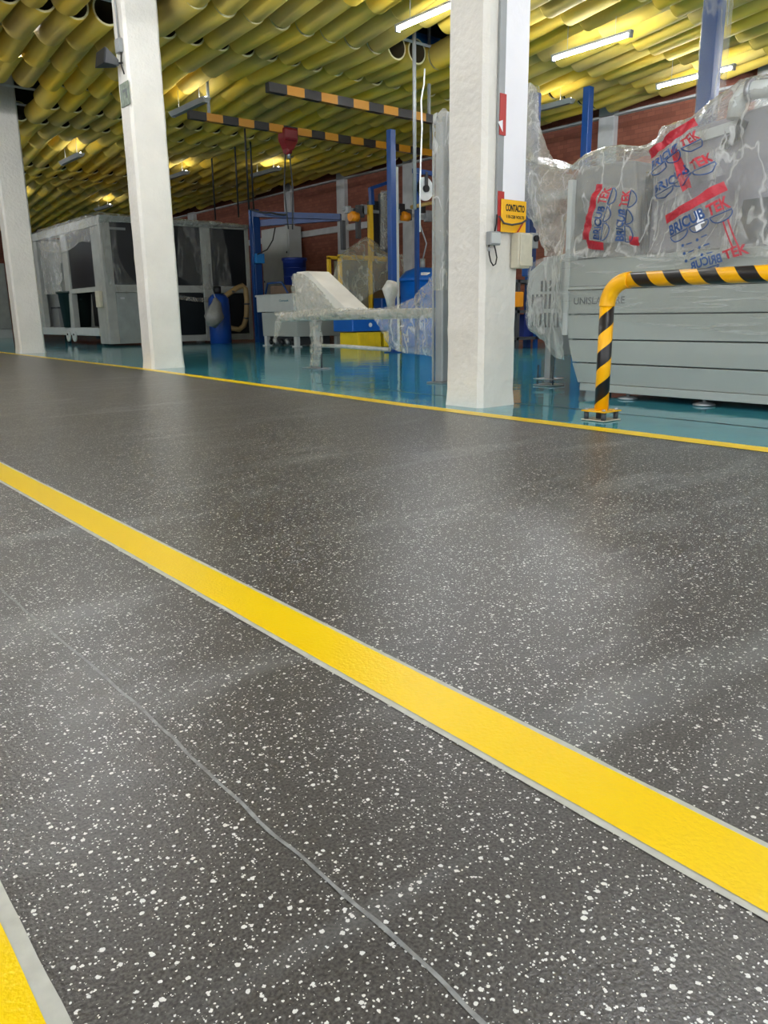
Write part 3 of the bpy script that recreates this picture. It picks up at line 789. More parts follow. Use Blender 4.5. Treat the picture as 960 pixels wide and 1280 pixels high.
# upper housings of the machine (seen through the film)
U = [A3(714, 330, 5.0), A3(714, 232, 5.0), A3(722, 214, 5.0), A3(752, 204, 5.0), A3(795, 200, 5.0), A3(800, 330, 5.0)]
for p in U: p.z = max(p.z, .98)
MB().prism(U, (.75, 0, 0)).build('upper_housing', M['grey_mid'], t, bevel=.02)
U = [A3(802, 330, 4.95), A3(806, 250, 4.95), A3(826, 190, 4.95), A3(850, 165, 4.95), A3(990, 120, 4.95), A3(1000, 330, 4.95)]
for p in U: p.z = max(p.z, .98)
MB().prism(U, (.9, 0, 0)).build('hopper', simple('hopper grey', (140, 138, 146), .4), t, bevel=.02)
U = [A3(850, 172, 4.92), A3(925, 148, 4.92), A3(925, 162, 4.92), A3(850, 184, 4.92)]
MB().prism(U, (.028, 0, 0)).build('top_rail', M['grey_light'], t)
MB().path([A3(985, 108, 4.88), A3(945, 112, 4.88), A3(930, 116, 4.88), A3(922, 128, 4.88), A3(919, 148, 4.88)], .05, 18).build('outlet_pipe', M['grey_light'], t)
MB().path([A3(936, 113, 4.88), A3(942, 112, 4.88)], .064, 18).build('pipe_clamp', M['steel'], t)
MB().path([A3(930, 150, 4.9), A3(922, 168, 4.9), A3(905, 182, 4.9)], .03, 12).build('hose', M['black'], t)
MB().box(4.88, 4.94, A3(806, 300, 4.9).y - .012, A3(806, 300, 4.9).y + .012, .98, A3(812, 215, 4.9).z).build('black_strut', M['black'], t)
MB().prism([A3(930, 250, 4.93), A3(1000, 240, 4.93), A3(1000, 328, 4.93), A3(905, 328, 4.93)], (.018, 0, 0)).build('dark_panel', M['grey_dark'], t)
MB().box(XB + .3, XB + .36, 3.74, 3.8, .97, at(693, 215, x=XB + .3).z).build('frame_post', M['galv'], t)

# large draped film: silhouette row, bulging middle rows, tucked lower row
xs = [656, 676, 693, 706, 716, 737, 767, 802, 820, 829, 864, 886, 916, 942, 975, 1010, 1100, 1250]
ys = [196, 204, 209, 211, 206, 192, 183, 184, 175, 160, 149, 131, 109, 98, 94, 92, 100, 112]
top = [A3(a, b2, 5.15) for a, b2 in zip(xs, ys)]
top2 = [A3(a, b2 + 5, 4.86) for a, b2 in zip(xs, ys)]
mid = [A3(a + (0 if a > 700 else 4), 215 + (b2 - 150) * .6, 4.82 - .03 * (i % 3)) for i, (a, b2) in enumerate(zip(xs, ys))]
mid2 = [A3(max(a, 672 + i * 6), 275 + .1 * (b2 - 150), 4.83 - .03 * ((i + 1) % 3)) for i, (a, b2) in enumerate(zip(xs, ys))]
bot = [A3(max(a, 684 + i * 6), 300 + (8 if i < 3 else 22), 4.8) for i, a in enumerate(xs)]
for row in (bot,):
    for p in row: p.x = XB - .02
sheet('plastic_wrap', [top, top2, mid, mid2, bot], M['film'], t, 150, 70, .022, 6, 1)
back = [V((p.x + .55, p.y, p.z + .01)) for p in top]
sheet('plastic_wrap', [back, [(a + b2) / 2 + V((0, 0, .015)) for a, b2 in zip(back, top)], top], M['film'], t, 100, 12, .012, 6, 1)
# the gathered, crumpled end at the left of the drape
sheet('gathered_film', [[A3(655, 108, 5.0), A3(664, 104, 5.02), A3(672, 112, 5.04)],
                        [A3(654, 150, 5.0), A3(664, 150, 4.98), A3(675, 155, 5.04)],
                        [A3(653, 196, 5.0), A3(670, 200, 4.95), A3(694, 206, 5.04)],
                        [A3(653, 235, 5.0), A3(680, 240, 4.88), A3(718, 222, 5.0)],
                        [A3(655, 262, 4.98), A3(684, 275, 4.86), A3(712, 262, 4.98)],
                        [A3(668, 285, 4.96), A3(686, 295, 4.9), A3(706, 295, 4.96)],
                        [A3(680, 318, 4.95), A3(690, 322, 4.92), A3(703, 322, 4.94)]], M['film_gather'], t, 60, 110, .035, 7, 5)
# stretch film wound round the body
sheet('stretch_wrap', [[V((XB - .022, y, .98)) for y in (3.72, 3.0, 2.2, 1.4, .3)],
                       [V((XB - .03, y, .8)) for y in (3.70, 3.0, 2.2, 1.4, .3)],
                       [V((XB - .022, y, z)) for y, z in ((3.69, .60), (3.0, .52), (2.2, .45), (1.4, .42), (.3, .42))]], M['film_stretch'], t, 120, 40, .006, 6, 8)

# printed plastic bags pushed into the wrap
def bag(label, quad, seed, crumple=.018, mirrored=False, band=True, icons=True, rows=1):
    t = thing('printed_plastic_bag', label, 'plastic bag', quad[3], )
    a, b2, c, d = quad                    # top-left, top-right, bottom-right, bottom-left
    fn0 = lambda u, v: (d * (1 - u) + c * u) * (1 - v) + (a * (1 - u) + b2 * u) * v
    def fn(u, v, off=0.0):
        p = fn0(u, v); q = p * 6 + V((seed, 0, 0))
        return p + V((-.03 * (4 * u * (1 - u)) - crumple * abs(noise.noise(q * (1 if crumple < .02 else 2))) - off, 0, .012 * noise.noise(q * 1.7)))
    mb = MB(); mb.ngrid([[fn(i / 40, j / 40) for i in range(41)] for j in range(41)]); mb.build('bag_film', M['film_thin'], t, recalc=False)
    def patch(u0, u1, v0, v1, mat, name, bend=0, n=24):
        mb = MB(); mb.ngrid([[fn(u0 + (u1 - u0) * i / n, v0 + (v1 - v0) * j / 3 + bend * math.sin(i / n * PI), .004) for i in range(n + 1)] for j in range(4)])
        mb.build(name, mat, t, recalc=False)
    def arc(u0, u1, v, h, mat):
        pts = [fn(u0 + (u1 - u0) * (.5 - .5 * math.cos(k * PI / 14)), v - h * math.sin(k * PI / 14), .006) for k in range(15)]
        pts.append(pts[0]); MB().path(pts, .0035, 6).build('printed_arc', mat, t)
    if band: patch(0, 1, .86, .995, M['print_red'], 'red_band', .0)
    for r in range(rows):
        v0 = .66 - r * .42
        g = lambda u0, u1: (lambda u, v: fn(u0 + (u1 - u0) * u, v0 + .15 * v, .006))
        text_on('BRICUB', g(.03, .62), M['print_blue'], 'printed_lettering', t, bold=.03, cuts=14, mirror=mirrored)
        text_on('TEK', g(.66, .96), M['print_red'], 'printed_lettering', t, bold=.03, cuts=8, mirror=mirrored)
        for u0, u1 in ((.03, .33), (.36, .64), (.67, .96)): arc(u0, u1, v0 - .02, .12, M['print_blue'])
    if icons:
        patch(.48, .58, .60, .80, M['print_white'], 'white_mark'); patch(.44, .52, .54, .62, M['print_white'], 'white_mark')
        for i in range(3):
            for j in range(2):
                p = fn(.2 + .22 * j, .42 - .12 * i, .004)
                MB().lathe(p, [(.0005, 0), (.008, .0)]).bm.free()
                MB().path([p, p + V((-.002, 0, 0))], .009, 12).build('printed_icon', M['print_blue'], t)
                patch(.26 + .22 * j, .34 + .22 * j, .415 - .12 * i, .432 - .12 * i, M['print_blue'], 'printed_line', n=4)
        for u in (.8, .86): patch(u, u + .018, .12, .52, M['print_red'], 'printed_stripe', n=3)
        text_on('BRICUB', lambda u, v: fn(.25 + .4 * u, .02 + .12 * v, .006), M['print_blue'], 'printed_lettering', t, bold=.03, cuts=14, mirror=True)
        text_on('TEK', lambda u, v: fn(.68 + .28 * u, .03 + .12 * v, .006), M['print_red'], 'printed_lettering', t, bold=.03, cuts=8)
        arc(.25, .6, .0, .06, M['print_blue'])
    return t, fn, patch
XP = 4.72
bag('clear plastic bag with a broad red band and white mark, lowest of the printed bags', [A3(832, 270, XP), A3(906, 226, XP), A3(944, 318, XP), A3(846, 346, XP)], 1)
t3, fn, patch = bag('clear printed bag with crumpled red strip along the top of the wrapped machine', [A3(814, 190, XP), A3(868, 148, XP), A3(908, 216, XP), A3(822, 262, XP)], 2, crumple=.07, icons=False, rows=2)
patch(.45, .58, .0, .75, M['print_red'], 'red_strip', .03)
t3, fn, patch = bag('clear printed bag with an upright red strip, leftmost of the printed bags', [A3(729, 300, XP), A3(748, 230, XP), A3(806, 238, XP), A3(800, 306, XP)], 3, crumple=.05, band=True, icons=False, rows=2)
patch(0, .16, .0, .16, M['print_red'], 'red_strip'); patch(-.14, .0, .6, .9, M['print_red'], 'red_strip')

# wrapped blue post top and tall grey mast left and right of the nearest column
t = thing('wrapped_post', 'blue post with rounded top wrapped in clear film just right of the nearest column', 'post', at(664, 200, x=5.3))
a = at(664, 112, x=5.3)
MB().box(5.28, 5.38, a.y - .045, a.y + .03, .9, a.z - .02).build('post_body', M['blue'], t, bevel=.01)
sheet('plastic_wrap', [[at(652 + 0, y, x=5.25), at(656, y - 3, x=5.2), at(664, y - 5, x=5.18), at(672, y - 3, x=5.2), at(675, y, x=5.25)] for y in (110, 140, 170, 205)], M['film_drape'], t, 24, 60, .015, 9, 4)
t = thing('wrapped_mast', 'tall pale grey mast with rounded top standing left of the nearest column', 'mast', (4.88, 5.12, 0))
a = at(548, 140, x=4.88)
MB().box(4.85, 4.95, 5.07, 5.17, .012, a.z - .05).build('mast_body', M['galv'], t, bevel=.012)
MB().path([(4.9, 5.12, a.z - .09), (4.9, 5.12, a.z - .02), (4.9, 5.115, a.z + .02)], [.058, .05, .015], 18).build('rounded_cap', M['skin_pale'], t)
MB().box(4.80, 4.99, 5.02, 5.22, .002, .012).build('base_plate', M['steel'], t)
MB().box(4.835, 4.85, 5.17, 5.19, .012, a.z - .3).build('side_rail', M['galv'], t)
sheet('plastic_wrap', [[V((4.96, 5.20, z)), V((4.84, 5.19, z)), V((4.83, 5.05, z)), V((4.95, 5.05, z))] for z in (a.z - .02, 1.7, 1.2, .8)], M['film'], t, 24, 80, .012, 9, 6)

# ------------------------------------------------------------------ wrapped conveyor
t = thing('wrapped_conveyor', 'low conveyor wrapped in cloudy film with a raised sloping end, between tank and mast', 'conveyor', (5.25, 7.4, 0))
XK = 5.2
def K(px, py, x=XK): return at(px, py, x=x)
MB().hull([K(346, 391), K(346, 402), K(346, 402) + V((.3, 0, 0)), K(346, 391) + V((.3, 0, 0))], [K(520, 385), K(520, 398), K(520, 398) + V((.3, 0, 0)), K(520, 385) + V((.3, 0, 0))]).build('bed', M['skin_pale'], t, bevel=.02)
pl = [K(366, 342), K(380, 341), K(430, 386), K(398, 398), K(372, 394)]
MB().prism(pl, (.22, 0, 0)).build('raised_end', M['skin_pale'], t, bevel=.012)
MB().prism([K(370, 340, XK - .02), K(384, 339, XK - .02), K(434, 387, XK - .02), K(424, 390, XK - .02)], (.3, 0, 0)).build('sloping_cover', simple('dull white cover', (196, 192, 182), .5), t, bevel=.006)
foot = at(391, 461, z=0)
MB().path([(XK + .1, foot.y, .10), (XK + .1, foot.y, .3), (XK + .1, foot.y - .03, .58)], [.03, .035, .05], 12).build('leg', M['galv'], t)
for s, q in ((-1, -.09), (1, .12)):
    MB().path([(XK + .1 + s * .0, foot.y + q, .0), (XK + .1, foot.y + q, .22)], .01, 8).build('foot_rod', M['grey_dark'], t)
MB().box(XK + .0, XK + .2, foot.y - .15, foot.y + .17, .004, .012).build('foot_plate', M['steel'], t)
sheet('leg_wrap', [[K(388, y, XK + .02), K(393 + d_, y, XK - .02), K(401 + d_, y, XK)] for y, d_ in ((398, 2), (415, 0), (432, 2), (445, 0), (458, -2))], M['film_thick'], t, 20, 40, .03, 8, 2)
MB().path([K(398, 432, XK + .1), K(430, 433, XK + .1), K(487, 437, XK + .1)], .022, 12).build('base_beam', M['skin_pale'], t)
sheet('bed_wrap', [[K(344, 390, XK - .01), K(372, 388, XK - .03), K(430, 385, XK - .03), K(480, 384, XK - .03), K(515, 372, XK - .04), K(541, 342, XK - .1)],
                   [K(344, 396, XK - .03), K(372, 396, XK - .05), K(430, 393, XK - .06), K(480, 392, XK - .05), K(515, 384, XK - .06), K(541, 366, XK - .1)],
                   [K(345, 405, XK - .01), K(372, 400, XK - .02), K(430, 399, XK - .02), K(480, 398, XK - .02), K(515, 398, XK - .03), K(541, 396, XK - .1)]], M['film_thick'], t, 130, 30, .03, 8, 12)
sheet('end_wrap', [[K(365, 343, XK - .03), K(372, 341, XK - .03), K(384, 346, XK - .03), K(400, 362, XK - .03)],
                   [K(364, 368, XK - .03), K(374, 368, XK - .06), K(388, 370, XK - .05), K(412, 376, XK - .03)],
                   [K(372, 398, XK - .03), K(382, 399, XK - .03), K(398, 400, XK - .03), K(424, 398, XK - .03)]], M['film_thick'], t, 40, 40, .03, 8, 14)
sheet('hanging_film', [[K(468, 398, XK - .02), K(490, 398, XK - .03), K(520, 396, XK - .04), K(543, 390, XK - .12)],
                       [K(478, 415, XK - .02), K(495, 418, XK - .05), K(520, 420, XK - .04), K(543, 422, XK - .12)],
                       [K(486, 436, XK), K(500, 440, XK - .03), K(522, 443, XK - .04), K(543, 446, XK - .12)]], M['film'], t, 50, 40, .03, 6, 15)
MB().path([K(489, 386), K(488, 374), K(488, 362), K(490, 352)], [.035, .05, .085, .05], 14).build('wrapped_motor', M['skin_pale'], t)
sheet('drip_film', [[K(344, 400, XK - .01), K(348, 400, XK - .02), K(352, 402, XK)], [K(343, 414, XK), K(346, 414, XK), K(349, 414, XK)], [K(341, 428, XK + .02), K(343, 428, XK + .02), K(344, 428, XK + .02)]], M['film_thick'], t, 8, 24, .01, 9, 3)

# ------------------------------------------------------------------ tank unit behind the conveyor
t = thing('machine_tank', 'low pale grey rectangular tank on short legs behind the conveyor', 'tank', (9.3, 14.0, 0))
TX, TY = 8.8, 13.4; TX1 = 9.95; TY1 = at(328, 400, x=TX).y
MB().hull([(TX, TY, .2), (TX, TY1, .2), (TX1, TY1, .2), (TX1, TY, .2)], [(TX, TY, .68), (TX, TY1 + .02, .68), (TX1, TY1 + .02, .68), (TX1, TY, .68)]).build('lower_tank', M['grey_machine'], t, bevel=.01)
MB().box(TX - .04, TX1, TY - .0, TY1 + .14, .69, 1.02).build('upper_tank', M['grey_light'], t, bevel=.015)
MB().box(TX - .06, TX1, TY - .03, TY1 + .16, 1.0, 1.04).build('rim', M['grey_light'], t, bevel=.008)
for a in (TX + .05, TX1 - .1):
    for b2 in (TY + .08, TY1 - .08):
        MB().box(a - .04, a + .04, b2 - .05, b2 + .05, .02, .2).build('leg', M['grey_light'], t)
        MB().box(a - .07, a + .07, b2 - .08, b2 + .08, 0, .02).build('foot', M['grey_light'], t)
MB().box(TX + .15, TX1 - .2, TY + .2, TY1 - .15, .03, .198).build('pump_block', M['grey_dark'], t)
for k in range(5):
    y = TY + .25 + k * .22
    MB().path([(TX + .1, y, .05), (TX + .1, y + .09, .13)], .04, 10).build('fitting', M['galv'] if k % 2 else M['black'], t)
text_on('Compak', lambda u, v: V((TX - .043, at(351, 376, x=TX).y + (at(363, 376, x=TX).y - at(351, 376, x=TX).y) * u, .88 + .05 * v)), M['text_teal'], 'lettering', t, bold=.02, thick=.001)
o = thing('tank_lid_pump', 'small brown and blue pump unit standing on the pale grey tank', 'pump', (9.1, 14.4, 1.04))
MB().box(8.9, 9.4, 13.9, 14.5, 1.045, 1.22).build('pump_body', simple('brown casing', (104, 84, 66), .6), o, bevel=.02)
MB().path([(8.85, 14.6, 1.06), (8.85, 14.5, 1.27), (8.85, 13.95, 1.27), (8.85, 13.75, 1.06)], .02, 8).build('blue_hose', M['blue'], o)

# grey electric cabinet by the wall, drum on its stand
t = thing('electrical_cabinet', 'tall pale grey electrical cabinet standing against the brown wall behind the blue frame', 'cabinet', (12.75, 20.1, 0))
ya, yb = at(362, 330, x=12.55).y, at(328, 330, x=12.55).y
MB().box(12.56, 12.98, ya, yb, .1, 3.05).build('cabinet_body', M['grey_light'], t, bevel=.01)
CD = MB().box(12.54, 12.56, ya + .05, yb - .05, .18, 2.98).build('cabinet_door', M['grey_light'], t, bevel=.006)
MB().box(12.6, 12.95, ya + .02, yb - .02, 0, .1).build('plinth', M['grey_dark'], t)
for z in (2.35, 1.6):
    for y in (ya + .1, yb - .1): MB().path([(12.53, y, z), (12.54, y, z)], .03, 10).build('latch', M['black'], CD)
t = thing('drum_stand', 'dark stand under the navy drum behind the tank', 'stand', (10.55, 16.1, 0))
for a in (10.3, 10.85):
    for b2 in (15.8, 16.35): MB().box(a - .03, a + .03, b2 - .03, b2 + .03, 0, 1.24).build('leg', M['grey_dark'], t)
MB().box(10.25, 10.9, 15.75, 16.4, 1.24, 1.29).build('top', M['grey_dark'], t)
t = thing('navy_drum', 'open navy blue drum standing high behind the grey tank', 'drum', (10.57, 16.08, 1.29))
MB().lathe((10.57, 16.08, 1.292), [(.24, 0), (.275, .56), (.30, .58), (.30, .63), (.275, .63), (.26, .05), (.01, .05)]).build('drum_body', M['navy'], t)
for k in (.2, .4): MB().lathe((10.57, 16.08, 1.292 + k), [(.255 + k * .03, -.012), (.267 + k * .03, 0), (.255 + k * .03, .012)]).build('hoop', M['navy'], t)

# blue barrel with hose and hanging grey bag
t = thing('blue_barrel', 'slim blue barrel with black cap standing before the dark-windowed enclosure', 'barrel', (9.05, 16.9, 0))
pb = at(276.5, 427.5, y=16.9); bx = pb.x
MB().lathe((bx, 16.9, 0), [(.23, 0), (.25, .02), (.25, .5), (.235, 1.02), (.15, 1.12), (.06, 1.13)]).build('barrel_body', M['blue_barrel'], t)
MB().path([(bx - .02, 16.9, 1.13), (bx - .02, 16.9, 1.3)], .09, 16).build('cap', M['black'], t)
def J(px, py, y=16.85): return at(px, py, y=y)
t = thing('extraction_hose', 'thick tan hose looping from the blue barrel beside the blue frame', 'hose', J(300, 412))
MB().path([J(277, 373), J(286, 367), J(296, 360), J(303, 357), J(307, 361), J(308.5, 375), J(308, 395), J(305, 407), J(299, 412), J(286, 410)], .06, 14).build('hose_body', M['tan'], t)
for px, py in ((290, 364.5), (308.4, 380), (307.5, 398)): 
    p = J(px, py); MB().path([p + V((0, 0, -.02)), p + V((0, 0, .02))], .068, 14).build('hose_clamp', M['grey_dark'], t)
t = thing('hanging_bag', 'crumpled grey plastic sack hanging beside the blue barrel', 'sack', J(266, 400, 16.5))
mb = MB()
P = [J(px, py, 16.45) for px, py in ((269, 372), (270, 380), (269, 388), (267, 396), (268, 403), (271, 408))]
mb.path(P, [.03, .1, .16, .22, .19, .06], 20)
for v in mb.bm.verts: v.co += V((noise.noise(v.co * 6), noise.noise(v.co * 6 + V((3, 0, 0))), noise.noise(v.co * 5 + V((0, 7, 0))))) * .05
mb.build('sack_body', M['skin_pale'] if False else simple('grey sack', (128, 128, 122), .35, bump=.5, bscale=14), t)
MB().path([J(269, 372, 16.45), J(263, 355, 16.9), J(262, 330, 17.35)], .012, 6).build('tie', M['steel'], t)

# ------------------------------------------------------------------ enclosure at the left
t = thing('glazed_enclosure', 'large grey enclosure with dark windows and film over its roof behind the middle column', 'enclosure', (8.4, 19.9, 0))
EX0, EX1, EY0, EY1, EZ = 6.56, 10.2, 17.5, 22.4, 2.76
def ex(px, py=350): return at(px, py, y=EY0).x
def ez(py, px=225): return at(px, py, y=EY0).z
GL, GM = simple('enclosure frame grey', (158, 160, 154), .45), simple('enclosure door grey', (140, 146, 142), .4)
for (a, b2) in ((EX0, EX0 + .22), (ex(254), ex(266)), (EX1 - .1, EX1)):
    MB().box(a, b2, EY0, EY0 + .14, .05, EZ - .12).build('post', GL, t, bevel=.01)
MB().box(EX0, EX1, EY0 - .01, EY0 + .14, EZ - .12, EZ).build('top_rail', GL, t, bevel=.01)
MB().box(EX0 + .22, EX1, EY0 + .01, EY0 + .12, 1.17, 1.33).build('middle_rail', GL, t, bevel=.008)
MB().box(EX0 + 1.55, EX1, EY0 + .01, EY0 + .12, .06, .2).build('base_rail', GL, t, bevel=.008)
DR = MB().box(EX0 + .22, EX0 + 1.5, EY0 - .0, EY0 + .05, .05, 1.16).build('door', GM, t, bevel=.012)
MB().box(EX0 + .08, EX0 + 1.39, EY0 + .62, EY1 - .12, .34, .403).build('deck', GL, t)
hd = MB().box(EX0 + .3, EX0 + .4, EY0 - .03, EY0 - .001, 1.02, 1.06).build('door_handle', M['steel'], DR)
MB().box(EX0 + .22, EX0 + 1.5, EY0 + .03, EY0 + .05, 1.34, EZ - .121).build('window', M['dark_glass'], t)
MB().box(EX0 + 1.5, EX0 + 1.62, EY0, EY0 + .12, .05, EZ - .121).build('post', GL, t, bevel=.01)
MB().box(EX0 + 1.62, ex(254), EY0 + .03, EY0 + .05, 1.34, EZ - .121).build('window', M['dark_glass'], t)
MB().box(ex(266), EX1 - .1, EY0 + .03, EY0 + .05, 1.34, EZ - .121).build('window', M['dark_glass'], t)
MB().box(EX0 + 1.62, ex(254), EY0 + .03, EY0 + .05, .21, 1.16).build('window', M['dark_glass'], t)
MB().box(ex(266), EX1 - .1, EY0 + .03, EY0 + .05, .21, 1.16).build('window', M['dark_glass'], t)
MB().box(EX0 + .1, EX1 - .02, EY0 + .15, EY1 - .1, EZ - .06, EZ - .01).build('roof_panel', GL, t)
MB().box(EX1 - .08, EX1 - .02, EY0 + .15, EY1, .06, EZ - .07).build('side_panel', M['black'], t)
# left (long) side
for (ya, yb) in ((EY0 + .145, EY0 + .6), (19.75, 20.15), (EY1 - .35, EY1)):
    MB().box(EX0, EX0 + .14, ya, yb, .4 if ya > 18 else .05, EZ - .2).build('post', GL, t, bevel=.01)
MB().box(EX0, EX0 + .14, EY0 + .145, EY1, EZ - .19, EZ).build('side_top_rail', GL, t, bevel=.01)
MB().box(EX0 + .04, EX0 + .07, EY0 + .6, 19.75, 1.3, EZ - .2).build('side_window', M['dark_glass'], t)
MB().box(EX0 + .01, EX0 + .1, EY0 + .6, 19.75, 1.2, 1.3).build('side_rail', GL, t)
MB().box(EX0 - .02, EX0 + .5, EY0 + .61, EY1 - .05, .22, .4).build('side_beam', M['grey_light'], t, bevel=.01)
MB().box(EX0 + 1.4, EX0 + 1.5, EY0 + .2, EY1 - .1, .06, EZ - .1).build('inner_wall', M['black'], t)
MB().box(EX0 + .15, EX0 + 1.4, EY1 - .1, EY1 - .04, .4, EZ - .1).build('end_wall', M['grey_light'], t)
py_ = at(90, 418, x=EX0 - .03).y
for s in (-.22, .22):
    rp = MB().path([(EX0 - .06, py_ + s, .2), (EX0 - .025, py_ + s, .2)], .13, 20).build('roller_plate', M['grey_light'], t)
    MB().path([(EX0 - .075, py_ + s, .24), (EX0 - .061, py_ + s, .24)], .025, 10).build('roller_bolt', M['black'], rp)
for y in (EY0 + .9, 20.9): MB().path([(EX0 + .2, y, 0), (EX0 + .2, y, .22)], .05, 12).build('levelling_foot', M['grey_dark'], t)
MB().box(EX0 - .08, EX0 - .002, EY0 + .2, EY0 + .45, .85, 1.2).build('control_box', M['beige'], t, bevel=.01)
MB().box(ex(130, 283), ex(157, 284), EY0 + .024, EY0 + .0295, EZ - .28, EZ - .23).build('faint_nameplate', M['grey_mid'], t)
z9 = EZ + .02
sheet('roof_film', [[V((EX0 - .02, EY0 + 5, z9)), V((EX0 + 1.2, EY0 + 5, z9)), V((EX0 + 2.4, EY0 + 5, z9)), V((EX1, EY0 + 5, z9))],
                    [V((EX0 - .02, EY0 + 2.5, z9 + .02)), V((EX0 + 1.2, EY0 + 2.5, z9)), V((EX0 + 2.4, EY0 + 2.5, z9)), V((EX1, EY0 + 2.5, z9))],
                    [V((EX0 - .04, EY0 - .03, z9 + .03)), V((EX0 + 1.2, EY0 - .03, z9)), V((EX0 + 2.4, EY0 - .03, z9)), V((EX1, EY0 - .03, z9 - .03))],
                    [V((EX0 - .04, EY0 - .06, z9 - .18)), V((EX0 + 1.2, EY0 - .06, z9 - .12)), V((EX0 + 2.4, EY0 - .06, z9 - .14)), V((EX1, EY0 - .06, z9 - .1))]], M['film'], t, 70, 60, .03, 3, 1)
def E3(px, py, d=.05): return at(px, py, x=EX0 - d)
sheet('side_film', [[E3(46, 288), E3(60, 284), E3(78, 278), E3(98, 272), E3(118, 268)],
                    [E3(46, 300), E3(62, 300, .1), E3(80, 298, .08), E3(100, 290, .1), E3(116, 285)],
                    [E3(50, 312), E3(64, 316, .1), E3(82, 314, .12), E3(100, 303, .1), E3(113, 303)]], M['film_thin'], t, 50, 40, .04, 3, 7)
sheet('curtain_film', [[E3(50, 300, .02), E3(58, 302, .06), E3(66, 302, .02), E3(74, 304, .05)],
                       [E3(52, 335, .02), E3(60, 335, .06), E3(68, 335, .02), E3(76, 335, .05)],
                       [E3(56, 368, .02), E3(62, 368, .06), E3(69, 368, .02), E3(76, 366, .05)]], M['film'], t, 40, 40, .05, 3, 9)
def F3(px, py, d=.05): return at(px, py, y=EY0 - d)
sheet('window_film', [[F3(124, 275), F3(135, 276), F3(145, 276)], [F3(130, 320), F3(140, 325), F3(150, 325)], [F3(136, 357), F3(150, 368), F3(176, 362)]], M['film_thin'], t, 20, 40, .03, 4, 9)
sheet('window_film', [[F3(222, 276), F3(250, 277), F3(277, 279)], [F3(222, 310), F3(250, 315), F3(284, 315)], [F3(222, 345), F3(255, 362), F3(291, 357)]], M['film_thin'], t, 40, 40, .03, 4, 19)
sheet('window_film', [[F3(222, 368), F3(245, 372), F3(268, 370)], [F3(222, 374), F3(245, 377), F3(268, 378)]], M['film_thick'], t, 40, 10, .03, 6, 19)

def bin_(x, y, z, r, h, mat, label):
    t = thing('waste_bin', label, 'bin', (x, y, z))
    MB().lathe((x, y, z), [(r * .8, 0), (r * .97, h * .93), (r * 1.08, h * .93), (r * 1.1, h), (r * .98, h), (r * .78, .04), (.01, .04)]).build('bin_body', mat, t)
    for s in (-1, 1): MB().box(x - .03, x + .03, y + s * r * 1.02 - .03, y + s * r * 1.02 + .03, h * .75 + z, h * .8 + z).build('handle', mat, t)
p = at(105, 408, x=6.95); bin_(6.80, p.y, .405, .40, .86, M['green'], 'dark green waste bin on the enclosure deck, under the dark side window')
p = at(61, 408, x=6.95); bin_(6.82, p.y, .405, .40, .82, M['bin_grey'], 'grey waste bin on the enclosure deck, beside the farthest column')
p = at(78, 404, x=6.95)
t = thing('metal_box', 'small dark box between the grey and the green waste bin', 'box', (7.0, p.y, .405))
MB().box(6.8, 7.15, p.y - .26, p.y + .3, .405, .88).build('box_body', M['grey_mid'], t, bevel=.01)
MB().box(6.79, 7.16, p.y - .27, p.y + .31, .885, .92).build('lid', M['grey_dark'], t, bevel=.01)

# things glimpsed at the far left
t = thing('storage_cabinet', 'tall pale storage cabinet at the left edge behind the farthest column', 'cabinet', (6.8, 30.3, 0))
MB().box(5.4, 7.8, 30, 30.7, .3, 2.5).build('cabinet_body', GL, t, bevel=.01)
MB().box(5.4, 7.8, 30.05, 30.7, 0, .29).build('plinth', M['grey_light'], t)
for a in (5.44, 6.24, 7.04): MB().box(a, a + .74, 29.98, 30, .34, 2.46).build('cabinet_door', GL, t, bevel=.006)
t = thing('red_rack', 'dark rack with red rolls glimpsed just right of the farthest column', 'rack', at(50, 340, y=24.5))
p = at(52, 345, y=24.5)
for s in (-.4, .5):
    MB().box(p.x + s - .03, p.x + s + .03, 24.5, 24.56, 0, 2.3).build('rack_post', M['black'], t)
MB().box(p.x - .4, p.x + .5, 24.5, 24.9, .35, 1.1).build('shelf_box', M['grey_dark'], t)
for k in range(3): MB().path([(p.x - .35, 24.7, 1.25 + k * .28), (p.x + .45, 24.7, 1.25 + k * .28)], .13, 14).build('roll', M['red'], t)

# ------------------------------------------------------------------ blue frame, posts and lifting gear
def S(px, py, y): return at(px, py, y=y)
t = thing('blue_jib_frame', 'blue steel post with two long horizontal arms beside the enclosure', 'frame', (9.93, 16.6, 0))
px0 = S(319, 300, 16.6)
MB().box(px0.x - .09, px0.x + .09, 16.5, 16.7, 0, S(316, 262, 16.6).z).build('post', M['blue'], t, bevel=.01)
MB().path([S(313, 263, 16.4), S(316, 300, 16.4), S(321, 420, 16.4)], .02, 8).build('pipe', M['blue'], t)
zt_ = S(316, 265, 16.6).z
MB().beam((px0.x - .1, 16.6, zt_ - .05), S(426, 271, 15.0), .12, .12).build('arm', M['blue'], t)
MB().beam((px0.x + .0, 16.75, S(319, 280, 16.7).z), S(426, 272, 15.1), .14, .14).build('arm', M['blue'], t)
MB().path([(px0.x - .1, 16.6, zt_ + .05)] + [S(q, 265.5 + .05 * (q - 312) + 1.2 * math.sin(q), 15.9) for q in range(330, 425, 8)], .02, 6).build('cable_bundle', M['grey_dark'], t)
MB().box(px0.x - .17, px0.x + .05, 16.3, 16.49, S(315, 329, 16.4).z, S(315, 317, 16.4).z).build('switch_box', M['cyan'], t, bevel=.01)
MB().path([S(344, 284, 15.6), S(341, 300, 15.6), S(334, 312, 15.7), S(322, 318, 16.2)], .014, 6).build('loop_cable', M['black'], t)
